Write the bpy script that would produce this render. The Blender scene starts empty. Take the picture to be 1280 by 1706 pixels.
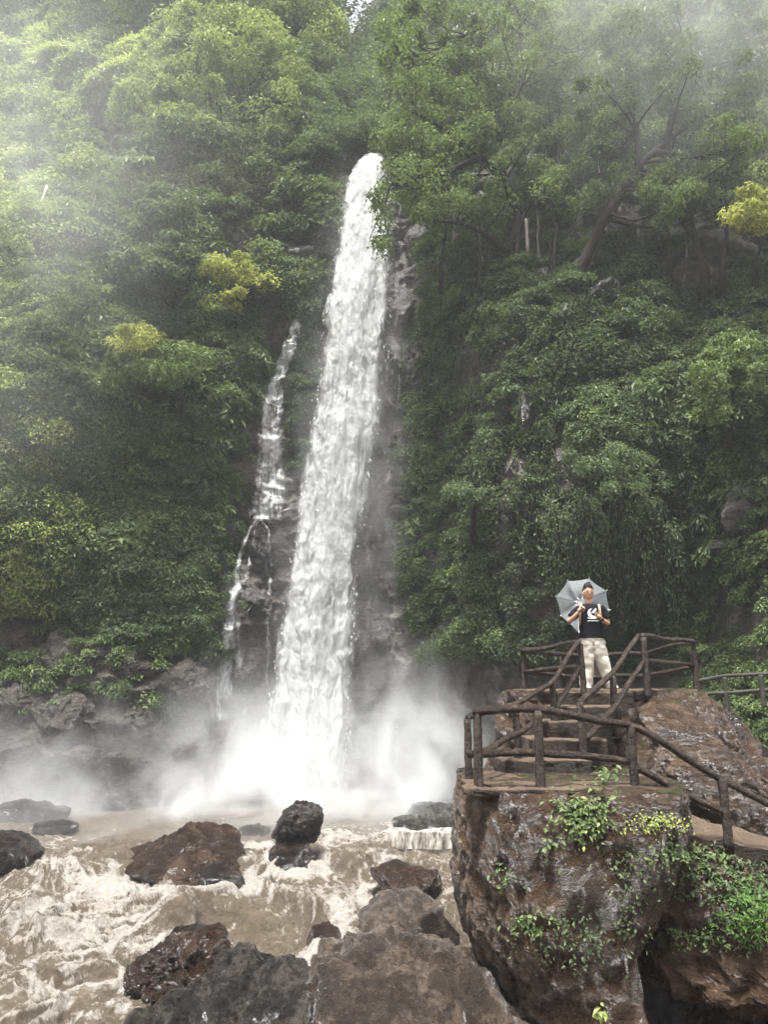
import bpy, math, random
import numpy as np
from mathutils import Vector
from mathutils.bvhtree import BVHTree

SC = bpy.context.scene
COL = SC.collection
# ------------------------------------------------------------------ camera
PITCH = math.radians(13.5)
CAMZ = 4.2
FPX = 1232.0
cd = bpy.data.cameras.new("camera")
cam = bpy.data.objects.new("camera", cd)
COL.objects.link(cam)
cam.location = (0, 0, CAMZ)
cam.rotation_euler = (math.radians(90) + PITCH, 0, 0)
cd.sensor_fit = 'VERTICAL'
cd.sensor_height = 24.0
cd.lens = 24.0 * FPX / 1706.0
cd.clip_start = 0.05
cd.clip_end = 3000
SC.camera = cam
# ------------------------------------------------------------------ world, sun, exposure
SUN_EL, SUN_ROT = math.radians(76), math.radians(200)
w = bpy.data.worlds.new("World")
SC.world = w
w.use_nodes = True
nt = w.node_tree
bg = nt.nodes['Background']
sky = nt.nodes.new('ShaderNodeTexSky')
sky.sky_type = 'NISHITA'
sky.sun_disc = False
sky.sun_elevation = SUN_EL
sky.sun_rotation = SUN_ROT
sky.dust_density = 6.0
sky.air_density = 1.0
hs = nt.nodes.new('ShaderNodeHueSaturation')
hs.inputs['Saturation'].default_value = 0.38      # overcast: the cloud takes the blue out of the sky
nt.links.new(sky.outputs[0], hs.inputs['Color'])
nt.links.new(hs.outputs[0], bg.inputs[0])
bg.inputs[1].default_value = 0.125
sd = bpy.data.lights.new("sun", 'SUN')
sd.energy = 4.2
sd.angle = math.radians(10)
sd.color = (1.0, 0.985, 0.955)
sun = bpy.data.objects.new("sun", sd)
COL.objects.link(sun)
sdir = Vector((math.sin(SUN_ROT) * math.cos(SUN_EL), math.cos(SUN_ROT) * math.cos(SUN_EL), math.sin(SUN_EL)))
sun.rotation_euler = sdir.to_track_quat('Z', 'Y').to_euler()
vs = SC.view_settings
SC.display_settings.display_device = 'sRGB'
vs.view_transform = 'Standard'
vs.look = 'None'
vs.gamma = 1
vs.exposure = 1.55
vs.use_curve_mapping = False
cy = SC.cycles
cy.max_bounces = 6
cy.diffuse_bounces = 3
cy.glossy_bounces = 2
cy.transmission_bounces = 3
cy.volume_bounces = 2
cy.transparent_max_bounces = 24
cy.volume_step_rate = 1.0
cy.volume_max_steps = 64
cy.use_denoising = True
cy.use_adaptive_sampling = True
cy.adaptive_threshold = 0.02
cy.caustics_reflective = False
cy.caustics_refractive = False

# ------------------------------------------------------------------ pixel <-> world
CP, SP = math.cos(PITCH), math.sin(PITCH)
def at(px, py, Y):
    """world point seen at photo pixel (px, py) at distance Y (arrays allowed)"""
    u = (np.asarray(px, float) - 640) / FPX
    v = (853 - np.asarray(py, float)) / FPX
    y = CP - SP * v
    z = SP + CP * v
    t = np.asarray(Y, float) / y
    return np.stack(np.broadcast_arrays(u * t, y * t, CAMZ + z * t), -1)
def V3(px, py, Y): return Vector(at(px, py, Y).tolist())

# ------------------------------------------------------------------ noise
_rs = np.random.RandomState(7)
_perm = np.concatenate([_rs.permutation(256)] * 3)
_g = _rs.normal(size=(256, 3)); _g /= np.linalg.norm(_g, axis=1)[:, None]
def perlin(p):
    p = np.asarray(p, np.float64)
    i = np.floor(p).astype(np.int64); f = p - i
    i &= 255
    s = f * f * f * (f * (f * 6 - 15) + 10)
    out = 0
    for dx in (0, 1):
        wx = s[..., 0] if dx else 1 - s[..., 0]
        hx = _perm[(i[..., 0] + dx) & 255]
        for dy in (0, 1):
            wy = s[..., 1] if dy else 1 - s[..., 1]
            hy = _perm[hx + ((i[..., 1] + dy) & 255)]
            for dz in (0, 1):
                wz = s[..., 2] if dz else 1 - s[..., 2]
                g = _g[_perm[hy + ((i[..., 2] + dz) & 255)]]
                d = g[..., 0] * (f[..., 0] - dx) + g[..., 1] * (f[..., 1] - dy) + g[..., 2] * (f[..., 2] - dz)
                out = out + wx * wy * wz * d
    return out * 1.4
def fbm(p, o=4, lac=2.0, gain=.5):
    a, r = 1.0, 0
    q = np.array(p, float)
    for k in range(o):
        r = r + a * perlin(q + 17.3 * k); a *= gain; q = q * lac
    return r
def ridged(p, o=4, lac=2.0, gain=.5):
    a, r = 1.0, 0
    q = np.array(p, float)
    for k in range(o):
        r = r + a * (1 - 2 * np.abs(perlin(q + 9.1 * k))); a *= gain; q = q * lac
    return r
def smooth(a, b, x):
    t = np.clip((x - a) / (b - a), 0, 1)
    return t * t * (3 - 2 * t)

# ------------------------------------------------------------------ mesh helpers
def mesh(name, V, F, mat=None, sm=True, attrs=None):
    """F: (n,3) or (n,4) index array, or a list of such"""
    V = np.asarray(V, np.float32)
    Fs = F if isinstance(F, list) and np.ndim(F[0]) == 2 else [F]
    Fs = [np.asarray(f, np.int32) for f in Fs if len(f)]
    me = bpy.data.meshes.new(name)
    me.vertices.add(len(V)); me.vertices.foreach_set('co', V.ravel())
    loops = np.concatenate([f.ravel() for f in Fs])
    tot = np.concatenate([np.full(len(f), f.shape[1], np.int32) for f in Fs])
    st = np.concatenate([[0], np.cumsum(tot)[:-1]]).astype(np.int32)
    me.loops.add(len(loops)); me.loops.foreach_set('vertex_index', loops)
    me.polygons.add(len(tot)); me.polygons.foreach_set('loop_start', st)
    try: me.polygons.foreach_set('loop_total', tot)
    except Exception: pass
    me.polygons.foreach_set('use_smooth', np.full(len(tot), sm))
    me.update(calc_edges=True)
    for k, a in (attrs or {}).items():
        at_ = me.attributes.new(k, 'FLOAT', 'POINT'); at_.data.foreach_set('value', np.asarray(a, np.float32).ravel())
    if mat: me.materials.append(mat)
    return me
def link(name, me, parent=None, loc=None, **props):
    o = bpy.data.objects.new(name, me); COL.objects.link(o)
    if parent is not None: o.parent = parent
    if loc is not None: o.location = loc
    for k, v in props.items():
        if v is not None: o[k] = v
    return o
def thing(name, label, cat, loc=(0, 0, 0), group=None):
    o = link(name, None, None, loc, label=label, category=cat, group=group)
    o.empty_display_size = .2
    return o
def copy_tree(o, parent=None):
    c = o.copy(); COL.objects.link(c); c.parent = parent
    for ch in list(o.children): copy_tree(ch, c)
    return c
class MB:
    def __init__(s): s.V = []; s.F = {3: [], 4: []}; s.n = 0
    def add(s, V, F):
        V = np.asarray(V, float); F = np.asarray(F, int)
        s.V.append(V); s.F[F.shape[1]].append(F + s.n); s.n += len(V)
    def mesh(s, name, mat, sm=True):
        return mesh(name, np.concatenate(s.V), [np.concatenate(f) for f in s.F.values() if f], mat, sm)
def tube(P, R, n=8, jit=0.0, seed=0, cap=True):
    P = np.asarray(P, float); m = len(P)
    R = np.broadcast_to(np.asarray(R, float), (m,))
    T = np.gradient(P, axis=0); T /= np.linalg.norm(T, axis=1)[:, None] + 1e-9
    ref = np.array([0.0, 0, 1]) if abs(T[0][2]) < .9 else np.array([1.0, 0, 0])
    N = []; a = np.cross(T[0], ref); a /= np.linalg.norm(a)
    for t in T:
        a = a - t * a.dot(t); a /= np.linalg.norm(a) + 1e-9; N.append(a)
    N = np.array(N); B = np.cross(T, N)
    th = np.arange(n) * 2 * math.pi / n
    r = R[:, None] * np.ones((m, n))
    ring = N[:, None] * np.cos(th)[None, :, None] + B[:, None] * np.sin(th)[None, :, None]
    V = P[:, None] + ring * r[..., None]
    if jit:
        V = V + ring * (r * jit * perlin(V * 9 + seed * 3.7))[..., None] + ring * (r * jit * perlin(V * 30 + seed))[..., None] * .5
    V = V.reshape(-1, 3)
    i = np.arange(m - 1)[:, None] * n; j = np.arange(n)[None]
    F = np.stack([i + j, i + (j + 1) % n, i + n + (j + 1) % n, i + n + j], -1).reshape(-1, 4)
    if cap:
        c0, c1 = len(V), len(V) + 1
        V = np.vstack([V, P[0], P[-1]])
        jj = np.arange(n)
        a1 = np.stack([jj, (jj + 1) % n, np.full(n, c0), np.full(n, c0)], -1)
        b0 = (m - 1) * n
        a2 = np.stack([b0 + jj, np.full(n, c1), np.full(n, c1), b0 + (jj + 1) % n], -1)
        tri = np.concatenate([np.stack([(jj + 1) % n, jj, np.full(n, c0)], -1), np.stack([b0 + jj, b0 + (jj + 1) % n, np.full(n, c1)], -1)])
        return V, F, tri
    return V, F, np.zeros((0, 3), int)
def addtube(mb, P, R, n=8, jit=0, seed=0, cap=True):
    V, F, T = tube(P, R, n, jit, seed, cap)
    s = mb.n
    mb.add(V, F)
    if len(T): mb.F[3].append(T + s)
def spline(pts, k=6):
    P = np.asarray(pts, float)
    if len(P) < 3:
        t = np.linspace(0, 1, k + 1)[:, None]; return P[0] * (1 - t) + P[-1] * t
    Q = np.vstack([2 * P[0] - P[1], P, 2 * P[-1] - P[-2]]); out = []
    for i in range(1, len(Q) - 2):
        for t in np.arange(k) / k:
            a, b, c, d = Q[i - 1], Q[i], Q[i + 1], Q[i + 2]
            out.append(.5 * (2 * b + (c - a) * t + (2 * a - 5 * b + 4 * c - d) * t * t + (3 * b - a - 3 * c + d) * t ** 3))
    out.append(P[-1]); return np.array(out)
def gridF(nu, nv):
    i = np.arange(nv - 1)[:, None] * nu; j = np.arange(nu - 1)[None]
    return np.stack([i + j, i + j + 1, i + nu + j + 1, i + nu + j], -1).reshape(-1, 4)

# ------------------------------------------------------------------ node helpers
class NT:
    def __init__(s, name):
        s.m = bpy.data.materials.new(name); s.m.use_nodes = True; s.t = s.m.node_tree
        s.p = s.t.nodes.get('Principled BSDF'); s.out = s.t.nodes.get('Material Output')
    def n(s, typ, **kw):
        nd = s.t.nodes.new(typ)
        for k, v in kw.items():
            if k[0] == '_': setattr(nd, k[1:], v)
            else:
                key = int(k[1:]) if (k[0] == 'i' and k[1:].isdigit()) else k.replace('__', ' ')
                s.set(nd.inputs[key], v)
        return nd
    def set(s, sock, v):
        if isinstance(v, bpy.types.NodeSocket): s.t.links.new(v, sock)
        elif isinstance(v, bpy.types.Node): s.t.links.new(v.outputs[0], sock)
        else: sock.default_value = v
    def coord(s, kind='Object', scale=(1, 1, 1)):
        c = s.n('ShaderNodeTexCoord').outputs[kind]
        return s.n('ShaderNodeMapping', Vector=c, Scale=scale).outputs[0]
    def noise(s, vec, scale, detail=6, rough=.6, dist=0):
        return s.n('ShaderNodeTexNoise', Vector=vec, Scale=scale, Detail=detail, Roughness=rough, Distortion=dist).outputs[0]
    def ramp(s, fac, stops):
        r = s.n('ShaderNodeValToRGB', Fac=fac); el = r.color_ramp.elements
        while len(el) < len(stops): el.new(.5)
        for e, (p, c) in zip(el, stops):
            e.position = p; e.color = c if len(c) == 4 else (*c, 1)
        return r.outputs[0]
    def math(s, op, a, b=0.0, clamp=False):
        nd = s.n('ShaderNodeMath', _operation=op, i0=a, i1=b); nd.use_clamp = clamp
        return nd.outputs[0]
    def mix(s, fac, a, b, blend='MIX'):
        nd = s.n('ShaderNodeMix', _data_type='RGBA'); nd.blend_type = blend
        for k, v in ((0, fac), (6, a), (7, b)):
            if isinstance(v, tuple) and len(v) == 3: v = (*v, 1)
            s.set(nd.inputs[k], v)
        return nd.outputs[2]
    def bump(s, h, strength=.5, dist=.05):
        s.set(s.p.inputs['Normal'], s.n('ShaderNodeBump', Height=h, Strength=strength, Distance=dist).outputs[0])
def plain(name, col, rough=.6, metal=0, spec=.5, bump=0, bscale=40, var=.15):
    k = NT(name); c = k.coord()
    n_ = k.noise(c, bscale, 4)
    a = tuple(x * (1 - var) for x in col); b = tuple(min(1, x * (1 + var)) for x in col)
    k.set(k.p.inputs['Base Color'], k.ramp(n_, [(.35, a), (.65, b)]))
    k.p.inputs['Roughness'].default_value = rough; k.p.inputs['Metallic'].default_value = metal
    k.p.inputs['Specular IOR Level'].default_value = spec
    if bump: k.bump(n_, bump, .02)
    return k.m
def rockmat(name, dark, mid, light, scale=1.0, wet=.35, moss=0.0, bump=.6, strata=(1, 1, 1), spec=.95):
    k = NT(name); c = k.coord('Object', strata)
    n1 = k.noise(c, .9 * scale, 9, .62, .6)
    n2 = k.noise(c, 7 * scale, 8, .7)
    n3 = k.noise(c, 38 * scale, 4, .7)
    vor = k.n('ShaderNodeTexVoronoi', _feature='DISTANCE_TO_EDGE', Vector=k.n('ShaderNodeMix', _data_type='VECTOR', i0=.35, i4=c, i5=k.n('ShaderNodeTexNoise', Vector=c, Scale=1.5 * scale).outputs[1]).outputs[1], Scale=1.1 * scale)
    crack = k.math('ADD', k.math('MULTIPLY', vor.outputs[0], 30), .45, True)
    n0 = k.noise(k.n('ShaderNodeMapping', Vector=c, Rotation=(.3, .75, .2), Scale=(1, 1, 3.4)).outputs[0], 1.7 * scale, 9, .72, .8)
    n1 = k.math('ADD', k.math('MULTIPLY', n1, .55), k.math('MULTIPLY', n0, .45))
    col = k.ramp(n1, [(.36, dark), (.5, mid), (.62, light)])
    f = k.math('MULTIPLY', k.math('SUBTRACT', n2, .35), 1.6, True)
    col = k.mix(k.math('MULTIPLY', f, .55), col, tuple(x * .35 for x in mid), 'MIX')
    col = k.mix(k.math('MULTIPLY', k.math('GREATER_THAN', n3, .62), .35), col, tuple(min(1, x * 1.6) for x in light))
    if moss > 0:
        g = k.n('ShaderNodeNewGeometry'); up = k.n('ShaderNodeSeparateXYZ', Vector=g.outputs['Normal']).outputs[2]
        mm = k.math('MULTIPLY', k.math('SUBTRACT', k.math('ADD', k.noise(c, 1.7 * scale, 7, .7), k.math('MULTIPLY', up, .22)), 1 - moss), 7, True)
        col = k.mix(mm, col, k.mix(n3, (.028, .045, .010), (.075, .10, .022)))
    col = k.mix(k.math('SUBTRACT', 1.0, crack, True), col, tuple(x * .3 for x in dark))
    k.set(k.p.inputs['Base Color'], col)
    r = k.ramp(k.noise(c, 3.1 * scale, 5, .7), [(.3, (wet * .55,) * 3), (.7, (min(1, wet * 2.0),) * 3)])
    k.set(k.p.inputs['Roughness'], r)
    k.p.inputs['Specular IOR Level'].default_value = spec
    h = k.math('ADD', k.math('ADD', k.math('MULTIPLY', n2, .9), k.math('MULTIPLY', n0, 1.2)), k.math('ADD', k.math('MULTIPLY', n3, .5), k.math('MULTIPLY', crack, .25)))
    k.bump(h, bump, .30 / scale ** .5)
    return k.m
def leafmat(name, cols, trans=.35, rough=.5, patch=None, pscale=.25, spec=.13):
    k = NT(name)
    g = k.n('ShaderNodeNewGeometry')
    r = g.outputs['Random Per Island']
    n = len(cols)
    col = k.ramp(r, [(i / max(1, n - 1), c) for i, c in enumerate(cols)])
    tone = k.n('ShaderNodeAttribute', _attribute_name='tone').outputs['Fac']
    c = k.coord('Object')
    nz = k.noise(c, pscale, 3)
    if patch: col = k.mix(k.math('MULTIPLY', k.math('SUBTRACT', nz, .42), 6, True), col, patch, 'MIX')
    col = k.mix(k.math('MULTIPLY', k.noise(c, 1.3, 2), .35), col, (.03, .04, .016))
    col = k.n('ShaderNodeHueSaturation', Hue=k.math('SUBTRACT', .5, k.math('MULTIPLY', tone, .010)), Saturation=.80, Value=k.math('ADD', 1.0, k.math('MULTIPLY', tone, .5)), Color=col).outputs[0]
    k.set(k.p.inputs['Base Color'], col)
    k.p.inputs['Roughness'].default_value = rough
    k.p.inputs['Specular IOR Level'].default_value = spec
    tr = k.n('ShaderNodeBsdfTranslucent', Color=k.mix(.5, col, (.14, .2, .02)))
    mx = k.n('ShaderNodeMixShader', Fac=trans, i1=k.p.outputs[0], i2=tr.outputs[0])
    k.t.links.new(mx.outputs[0], k.out.inputs['Surface'])
    return k.m

M = {}
M['cliff'] = rockmat('cliff_rock', (.022, .018, .014), (.095, .078, .060), (.33, .30, .26), .9, .40, .25, 1.0, (1, 1, 1.4))
M['boulder'] = rockmat('wet_brown_rock', (.008, .0045, .003), (.050, .028, .018), (.16, .105, .072), 1.0, .15, 0, 1.0)
M['boulder_big'] = rockmat('mossy_brown_rock', (.010, .006, .004), (.080, .046, .027), (.22, .148, .095), 1.1, .22, .30, .9, (1.2, 1, 1.3), .8)
M['boulder_grey'] = rockmat('wet_grey_rock', (.008, .0078, .007), (.034, .028, .023), (.15, .132, .11), 2.6, .06, .14, 1.0, (1.5, 1, .8), 1.0)
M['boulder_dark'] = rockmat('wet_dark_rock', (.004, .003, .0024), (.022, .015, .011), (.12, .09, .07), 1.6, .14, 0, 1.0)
M['step'] = rockmat('step_stone', (.02, .013, .009), (.10, .066, .042), (.24, .17, .115), 2.0, .5, .12, .8, (1, 1, 1), .3)
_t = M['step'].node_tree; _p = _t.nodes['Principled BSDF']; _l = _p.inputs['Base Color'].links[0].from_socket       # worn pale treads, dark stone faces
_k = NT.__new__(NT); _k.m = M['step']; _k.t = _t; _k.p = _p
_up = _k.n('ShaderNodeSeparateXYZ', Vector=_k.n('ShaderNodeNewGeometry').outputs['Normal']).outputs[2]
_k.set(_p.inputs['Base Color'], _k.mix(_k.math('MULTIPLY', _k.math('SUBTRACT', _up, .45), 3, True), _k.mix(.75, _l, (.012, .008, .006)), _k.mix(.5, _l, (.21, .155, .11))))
M['boulder_front'] = rockmat('wet_front_rock', (.012, .009, .007), (.046, .033, .024), (.16, .125, .095), 2.4, .06, .0, .75, (1.2, 1, .8))
M['bark'] = plain('tree_bark', (.022, .018, .015), .8, bump=.5, bscale=6, spec=.1)
M['bark_pale'] = plain('pale_bark', (.24, .22, .19), .8, bump=.4, bscale=6)
M['twig'] = plain('dry_twigs', (.075, .055, .045), .8, bscale=8)
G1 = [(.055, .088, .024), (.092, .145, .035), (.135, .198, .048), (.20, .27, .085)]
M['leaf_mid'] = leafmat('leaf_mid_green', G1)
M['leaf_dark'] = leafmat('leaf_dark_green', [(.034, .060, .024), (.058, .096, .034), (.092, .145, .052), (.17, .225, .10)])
M['leaf_bright'] = leafmat('leaf_bright_green', [(.16, .22, .025), (.26, .34, .04), (.34, .42, .06), (.42, .48, .12)])
M['leaf_yellow'] = leafmat('leaf_yellow_green', [(.20, .25, .02), (.34, .38, .03), (.46, .48, .04), (.52, .52, .08)], .45)
M['leaf_grey'] = leafmat('leaf_grey_green', [(.06, .095, .045), (.095, .14, .065), (.14, .19, .09)])
M['leaf_brown'] = leafmat('leaf_brown_dry', [(.05, .035, .025), (.08, .06, .035), (.06, .075, .03), (.11, .09, .06)], .2)
M['grass'] = leafmat('bright_grass', [(.24, .32, .04), (.36, .44, .06), (.44, .50, .10)], .4, .5)
M['fern'] = leafmat('fern_green', [(.05, .12, .012), (.09, .2, .02), (.13, .28, .03)], .4)

# ------------------------------------------------------------------ terrain: the gorge wall
cpx = np.array([-500, -100, 100, 250, 380, 470, 560, 640, 720, 850, 1000, 1130, 1280, 1700], float)
cpy = np.array([-260, 0, 150, 300, 450, 600, 750, 900, 1050, 1150, 1300, 1480], float)
DT = np.array([
 [95, 90, 85, 80, 75, 72, 75, 80, 75, 62, 60, 58, 55, 50],
 [80, 75, 68, 58, 55, 55, 64, 75, 64, 52, 50, 48, 45, 42],
 [64, 60, 52, 44, 42, 44, 52, 58, 50, 42, 40, 40, 38, 36],
 [46, 43, 40, 38, 38, 38, 37.4, 37.4, 38, 36, 36, 36, 34, 32],
 [37, 35, 34, 35, 36, 36, 35.6, 35.6, 34.4, 30.3, 28.9, 28.4, 27.4, 26],
 [33, 31, 31, 33, 34, 35, 35.1, 35.2, 33.9, 28.8, 27.6, 27, 25.6, 24],
 [30, 29, 30, 31.5, 33, 34.5, 35, 35, 33.4, 28.0, 26.6, 26, 24, 22],
 [28, 28.5, 30, 31, 33, 34, 34.7, 34.7, 33, 28, 27.2, 27, 22.8, 20],
 [30.5, 30.8, 31.3, 31.3, 32.5, 34, 34.5, 34.4, 32, 27.5, 28, 28, 22, 19],
 [29.6, 29.8, 30.2, 30.6, 32.4, 34, 34.5, 34.4, 32, 27.5, 27.5, 26.5, 21.5, 18.5],
 [28.6, 28.8, 29.2, 30.0, 32.2, 34.2, 34.5, 34.4, 32.5, 28.5, 26, 24, 20, 17],
 [27.5, 27.6, 28, 29, 31.5, 34, 34.5, 34.4, 32.5, 28.5, 26, 24, 19, 16]], float)
def cubic1(xs, ys, x):
    """Catmull-Rom along the last axis of ys"""
    i = np.clip(np.searchsorted(xs, x) - 1, 0, len(xs) - 2)
    t = (x - xs[i]) / (xs[i + 1] - xs[i]); t = np.clip(t, 0, 1)
    h = xs[i + 1] - xs[i]
    im, ip = np.maximum(i - 1, 0), np.minimum(i + 2, len(xs) - 1)
    m0 = (ys[..., i + 1] - ys[..., im]) / (xs[i + 1] - xs[im]) * h
    m1 = (ys[..., ip] - ys[..., i]) / (xs[ip] - xs[i]) * h
    return (2*t**3-3*t**2+1)*ys[..., i] + (t**3-2*t**2+t)*m0 + (-2*t**3+3*t**2)*ys[..., i+1] + (t**3-t**2)*m1
NU, NVV = 820, 760
gx = np.linspace(-500, 1700, NU); gy = np.linspace(-260, 1480, NVV)
D0 = cubic1(cpx, DT, gx)                # rows x NU
D0 = cubic1(cpy, D0.T, gy).T            # NVV x NU
PXg, PYg = np.meshgrid(gx, gy)
Pc = at(PXg, PYg, D0)
def gauss(px, py, cx, cy_, sx, sy): return np.exp(-(((px - cx) / sx) ** 2 + ((py - cy_) / sy) ** 2))
big = fbm(Pc * np.array([.16, .16, .13]), 4) * 1.5
led = ridged(Pc * np.array([.28, .28, .62]) + fbm(Pc * .3, 2)[..., None] * .5, 4) * .55
fine = fbm(Pc * 1.6, 4) * .25
near_fall = np.exp(-((PXg - np.interp(PYg, [275, 600, 1290], [615, 590, 500])) / 95) ** 2) * (PYg > 250)
amp = (1 - .72 * near_fall)
far = smooth(300, 100, PYg)
Pc[..., 1] -= (big * (1 + 1.2 * far) + led) * amp + fine * (.6 + .4 * amp)
Pc[..., 2] += fbm(Pc * .5, 3) * .25
cliffV = Pc.reshape(-1, 3)
F = gridF(NU, NVV)
ridge = np.where(np.abs(PXg - 594) < 76, 88 - 360 * smooth(32, 76, np.abs(PXg - 594)), -400).ravel()
keep = (PYg.ravel() > ridge)[F].all(1)
cl = link('cliff', mesh('cliff', cliffV, F[keep], M['cliff']), kind='structure')
BV = BVHTree.FromPolygons([tuple(v) for v in cliffV[:].tolist()], F[keep][::1].tolist())
def surf(px, py, bvh=None):
    o = Vector((0, 0, CAMZ)); d = (V3(px, py, 30.0) - o).normalized()
    h = (bvh or BV).ray_cast(o, d)
    return h[0], h[1]
# ground sheet under everything, reaching the horizon
gm = plain('ground_soil', (.09, .07, .05), .9)
link('ground', mesh('ground', [(-110, -110, -2.6), (110, -110, -2.6), (110, 110, -2.6), (-110, 110, -2.6)], [(0, 1, 2, 3)], gm), kind='structure')
# ------------------------------------------------------------------ river
Wy = np.array([2, 9, 11, 13, 15, 17, 18.2, 19.5, 21.2, 22.0, 24.5, 25.3, 40])
Wz = np.array([-1.9, -1.5, -1.25, -1.15, -.95, -.85, -.66, -.60, -.52, -.30, -.24, 0, 0])
def W0(Y): return np.interp(Y, Wy, Wz)
def waterY(py):
    """distance at which the ray through row py meets the water"""
    Y = np.linspace(7, 45, 2000); v = (853 - py) / FPX; s = (SP + CP * v) / (CP - SP * v)
    z = CAMZ + s * Y
    k = np.argmin(np.abs(z - W0(Y)) + 0 * Y); return Y[k]
nu, nv = 900, 900
s_ = np.linspace(-.95, .62, nu)
Yq = 1 / np.linspace(1 / 7.5, 1 / 37.0, nv)
S, YY = np.meshgrid(s_, Yq)
X = S * YY
P2 = np.stack([X, YY, np.zeros_like(X)], -1)
warp = np.stack([fbm(P2 * .35 + 3, 3), fbm(P2 * .35 + 40, 3), np.zeros_like(X)], -1)
ywob = YY + fbm(P2 * np.array([.22, .1, 1]) + 5, 3) * 1.3
Z = W0(ywob)
rap = smooth(25.5, 21.5, ywob)            # how rough: calm pool beyond, rapids this side
Q = P2 + warp * 1.6
wav = fbm(Q * np.array([.55, .42, 1]), 4) * .55
st_ = ridged(np.stack([(X * .86 - YY * .5), (X * .5 + YY * .86) * .45, 0 * X], -1) * 1.5 + warp * 2.2 + 11, 4) * .085
chop = fbm(P2 * np.array([3.2, 3.2, 1]) + warp * 2.5, 4) * .055
Z = Z + (wav + st_) * (.12 + .88 * rap) + chop * (.45 + .75 * rap)
PXw = 640 + FPX * X / (YY * CP + (Z - CAMZ) * SP)
PYw = 853 - FPX * ((Z - CAMZ) * CP - YY * SP) / (YY * CP + (Z - CAMZ) * SP)
# humps where water runs over sunken rocks
for (hx, hy, hw, hh) in [(300, 1545, .9, .40), (420, 1520, .7, .25), (90, 1470, 1.2, .38), (40, 1580, 1.0, .3), (210, 1450, .8, .2), (560, 1400, .7, .22), (240, 1385, 1.0, .2), (690, 1400, 1.3, .32)]:
    yy = waterY(hy); c = at(hx, hy, yy)
    d2 = ((X - c[0]) / hw) ** 2 + ((YY - c[1]) / (hw * .8)) ** 2
    Z = Z + hh * np.exp(-d2)
FQ = np.stack([(X * .86 - YY * .5), (X * .5 + YY * .86) * .34, 0 * X], -1) + warp * 1.5
fo = ridged(FQ * 1.9 + 31, 5, 2.1, .66) * .62 + fbm(FQ * 5.0 + warp * 3 + 9, 5, 2, .7) * .75
fo = fo + fbm(Q * np.array([.42, .42, 1]) + 77, 3) * .75
boost = -1.30 + .45 * rap
for (cx, cy_, sx, sy, a) in [(70, 1600, 190, 110, .75), (180, 1510, 150, 60, .5), (20, 1480, 90, 60, .5), (330, 1470, 130, 22, .3), (560, 1460, 120, 60, .5), (600, 1400, 90, 30, .55),
                             (560, 1575, 70, 50, .75), (430, 1420, 40, 30, .6), (700, 1405, 70, 22, .45), (640, 1520, 50, 30, .3), (90, 1420, 50, 40, .55), (400, 1540, 120, 40, .25),
                             (280, 1430, 120, 30, -.4), (300, 1345, 260, 18, -.2), (60, 1335, 120, 12, .4), (470, 1322, 420, 16, 1.1), (200, 1560, 100, 50, .3), (130, 1690, 130, 30, .3), (500, 1450, 50, 16, .6), (190, 1480, 60, 18, .5), (410, 1480, 50, 16, .6), (340, 1500, 90, 14, .5), (60, 1450, 50, 14, .5), (640, 1500, 60, 14, .4), (540, 1600, 40, 20, .6), (120, 1380, 60, 8, .4), (190, 1640, 60, 20, .5), (500, 1500, 120, 20, .3), (770, 1460, 60, 60, .2), (185, 1470, 16, 30, .9), (300, 1482, 130, 8, .9), (416, 1462, 14, 34, .9), (448, 1430, 12, 26, .9), (492, 1452, 54, 8, 1.0), (540, 1432, 12, 26, .9), (612, 1490, 12, 22, .8), (746, 1480, 14, 26, .9), (205, 1650, 14, 34, .8), (250, 1572, 70, 12, .7), (68, 1440, 14, 24, .8), (20, 1378, 90, 6, .7), (420, 1408, 50, 6, .8), (560, 1520, 16, 30, .9), (540, 1606, 40, 14, 1.0), (375, 1600, 14, 30, .8)]:
    boost = boost + a * gauss(PXw, PYw, cx, cy_, sx, sy)
rim = smooth(.0, 1.0, np.clip(-np.gradient(Z, axis=0) * 0, 0, 1))
foam = smooth(.1, 1.7, fo + boost)
froth = fbm(P2 * 9 + warp * 4, 4, 2, .65)
Z = Z + foam * (np.abs(froth) * .035 + .015) * (.4 + .6 * rap)
k = NT('muddy_water')
fa = k.n('ShaderNodeAttribute', _attribute_name='foam').outputs['Fac']
c = k.coord('Object')
nz = k.noise(c, 5, 9, .78, 1.2)
ff = k.math('MULTIPLY', k.math('SUBTRACT', k.math('ADD', fa, k.math('MULTIPLY', k.math('SUBTRACT', nz, .5), 2.6)), .25), 1.7, True)
foamc = k.mix(k.math('MULTIPLY', k.math('SUBTRACT', k.noise(c, 22, 5, .75), .35), 3, True), (.19, .166, .138), (.36, .345, .315))
brown = k.mix(k.math('MULTIPLY', k.math('SUBTRACT', k.noise(c, 1.6, 7, .7, 1.5), .3), 2.5, True), (.052, .041, .029), (.118, .095, .069))
k.set(k.p.inputs['Base Color'], k.mix(ff, brown, foamc))
k.set(k.p.inputs['Roughness'], k.math('ADD', .12, k.math('MULTIPLY', ff, .5)))
k.p.inputs['IOR'].default_value = 1.33
k.bump(k.math('ADD', k.noise(c, 6, 7, .75, 1.0), k.math('MULTIPLY', k.noise(c, 30, 4, .7), .3)), .8, .14)
WM = k.m
river = link('river_water', mesh('river_water', np.stack([X, YY, Z], -1).reshape(-1, 3), gridF(nu, nv)[:, ::-1], WM, True, {'foam': foam}), kind='structure')

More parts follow.
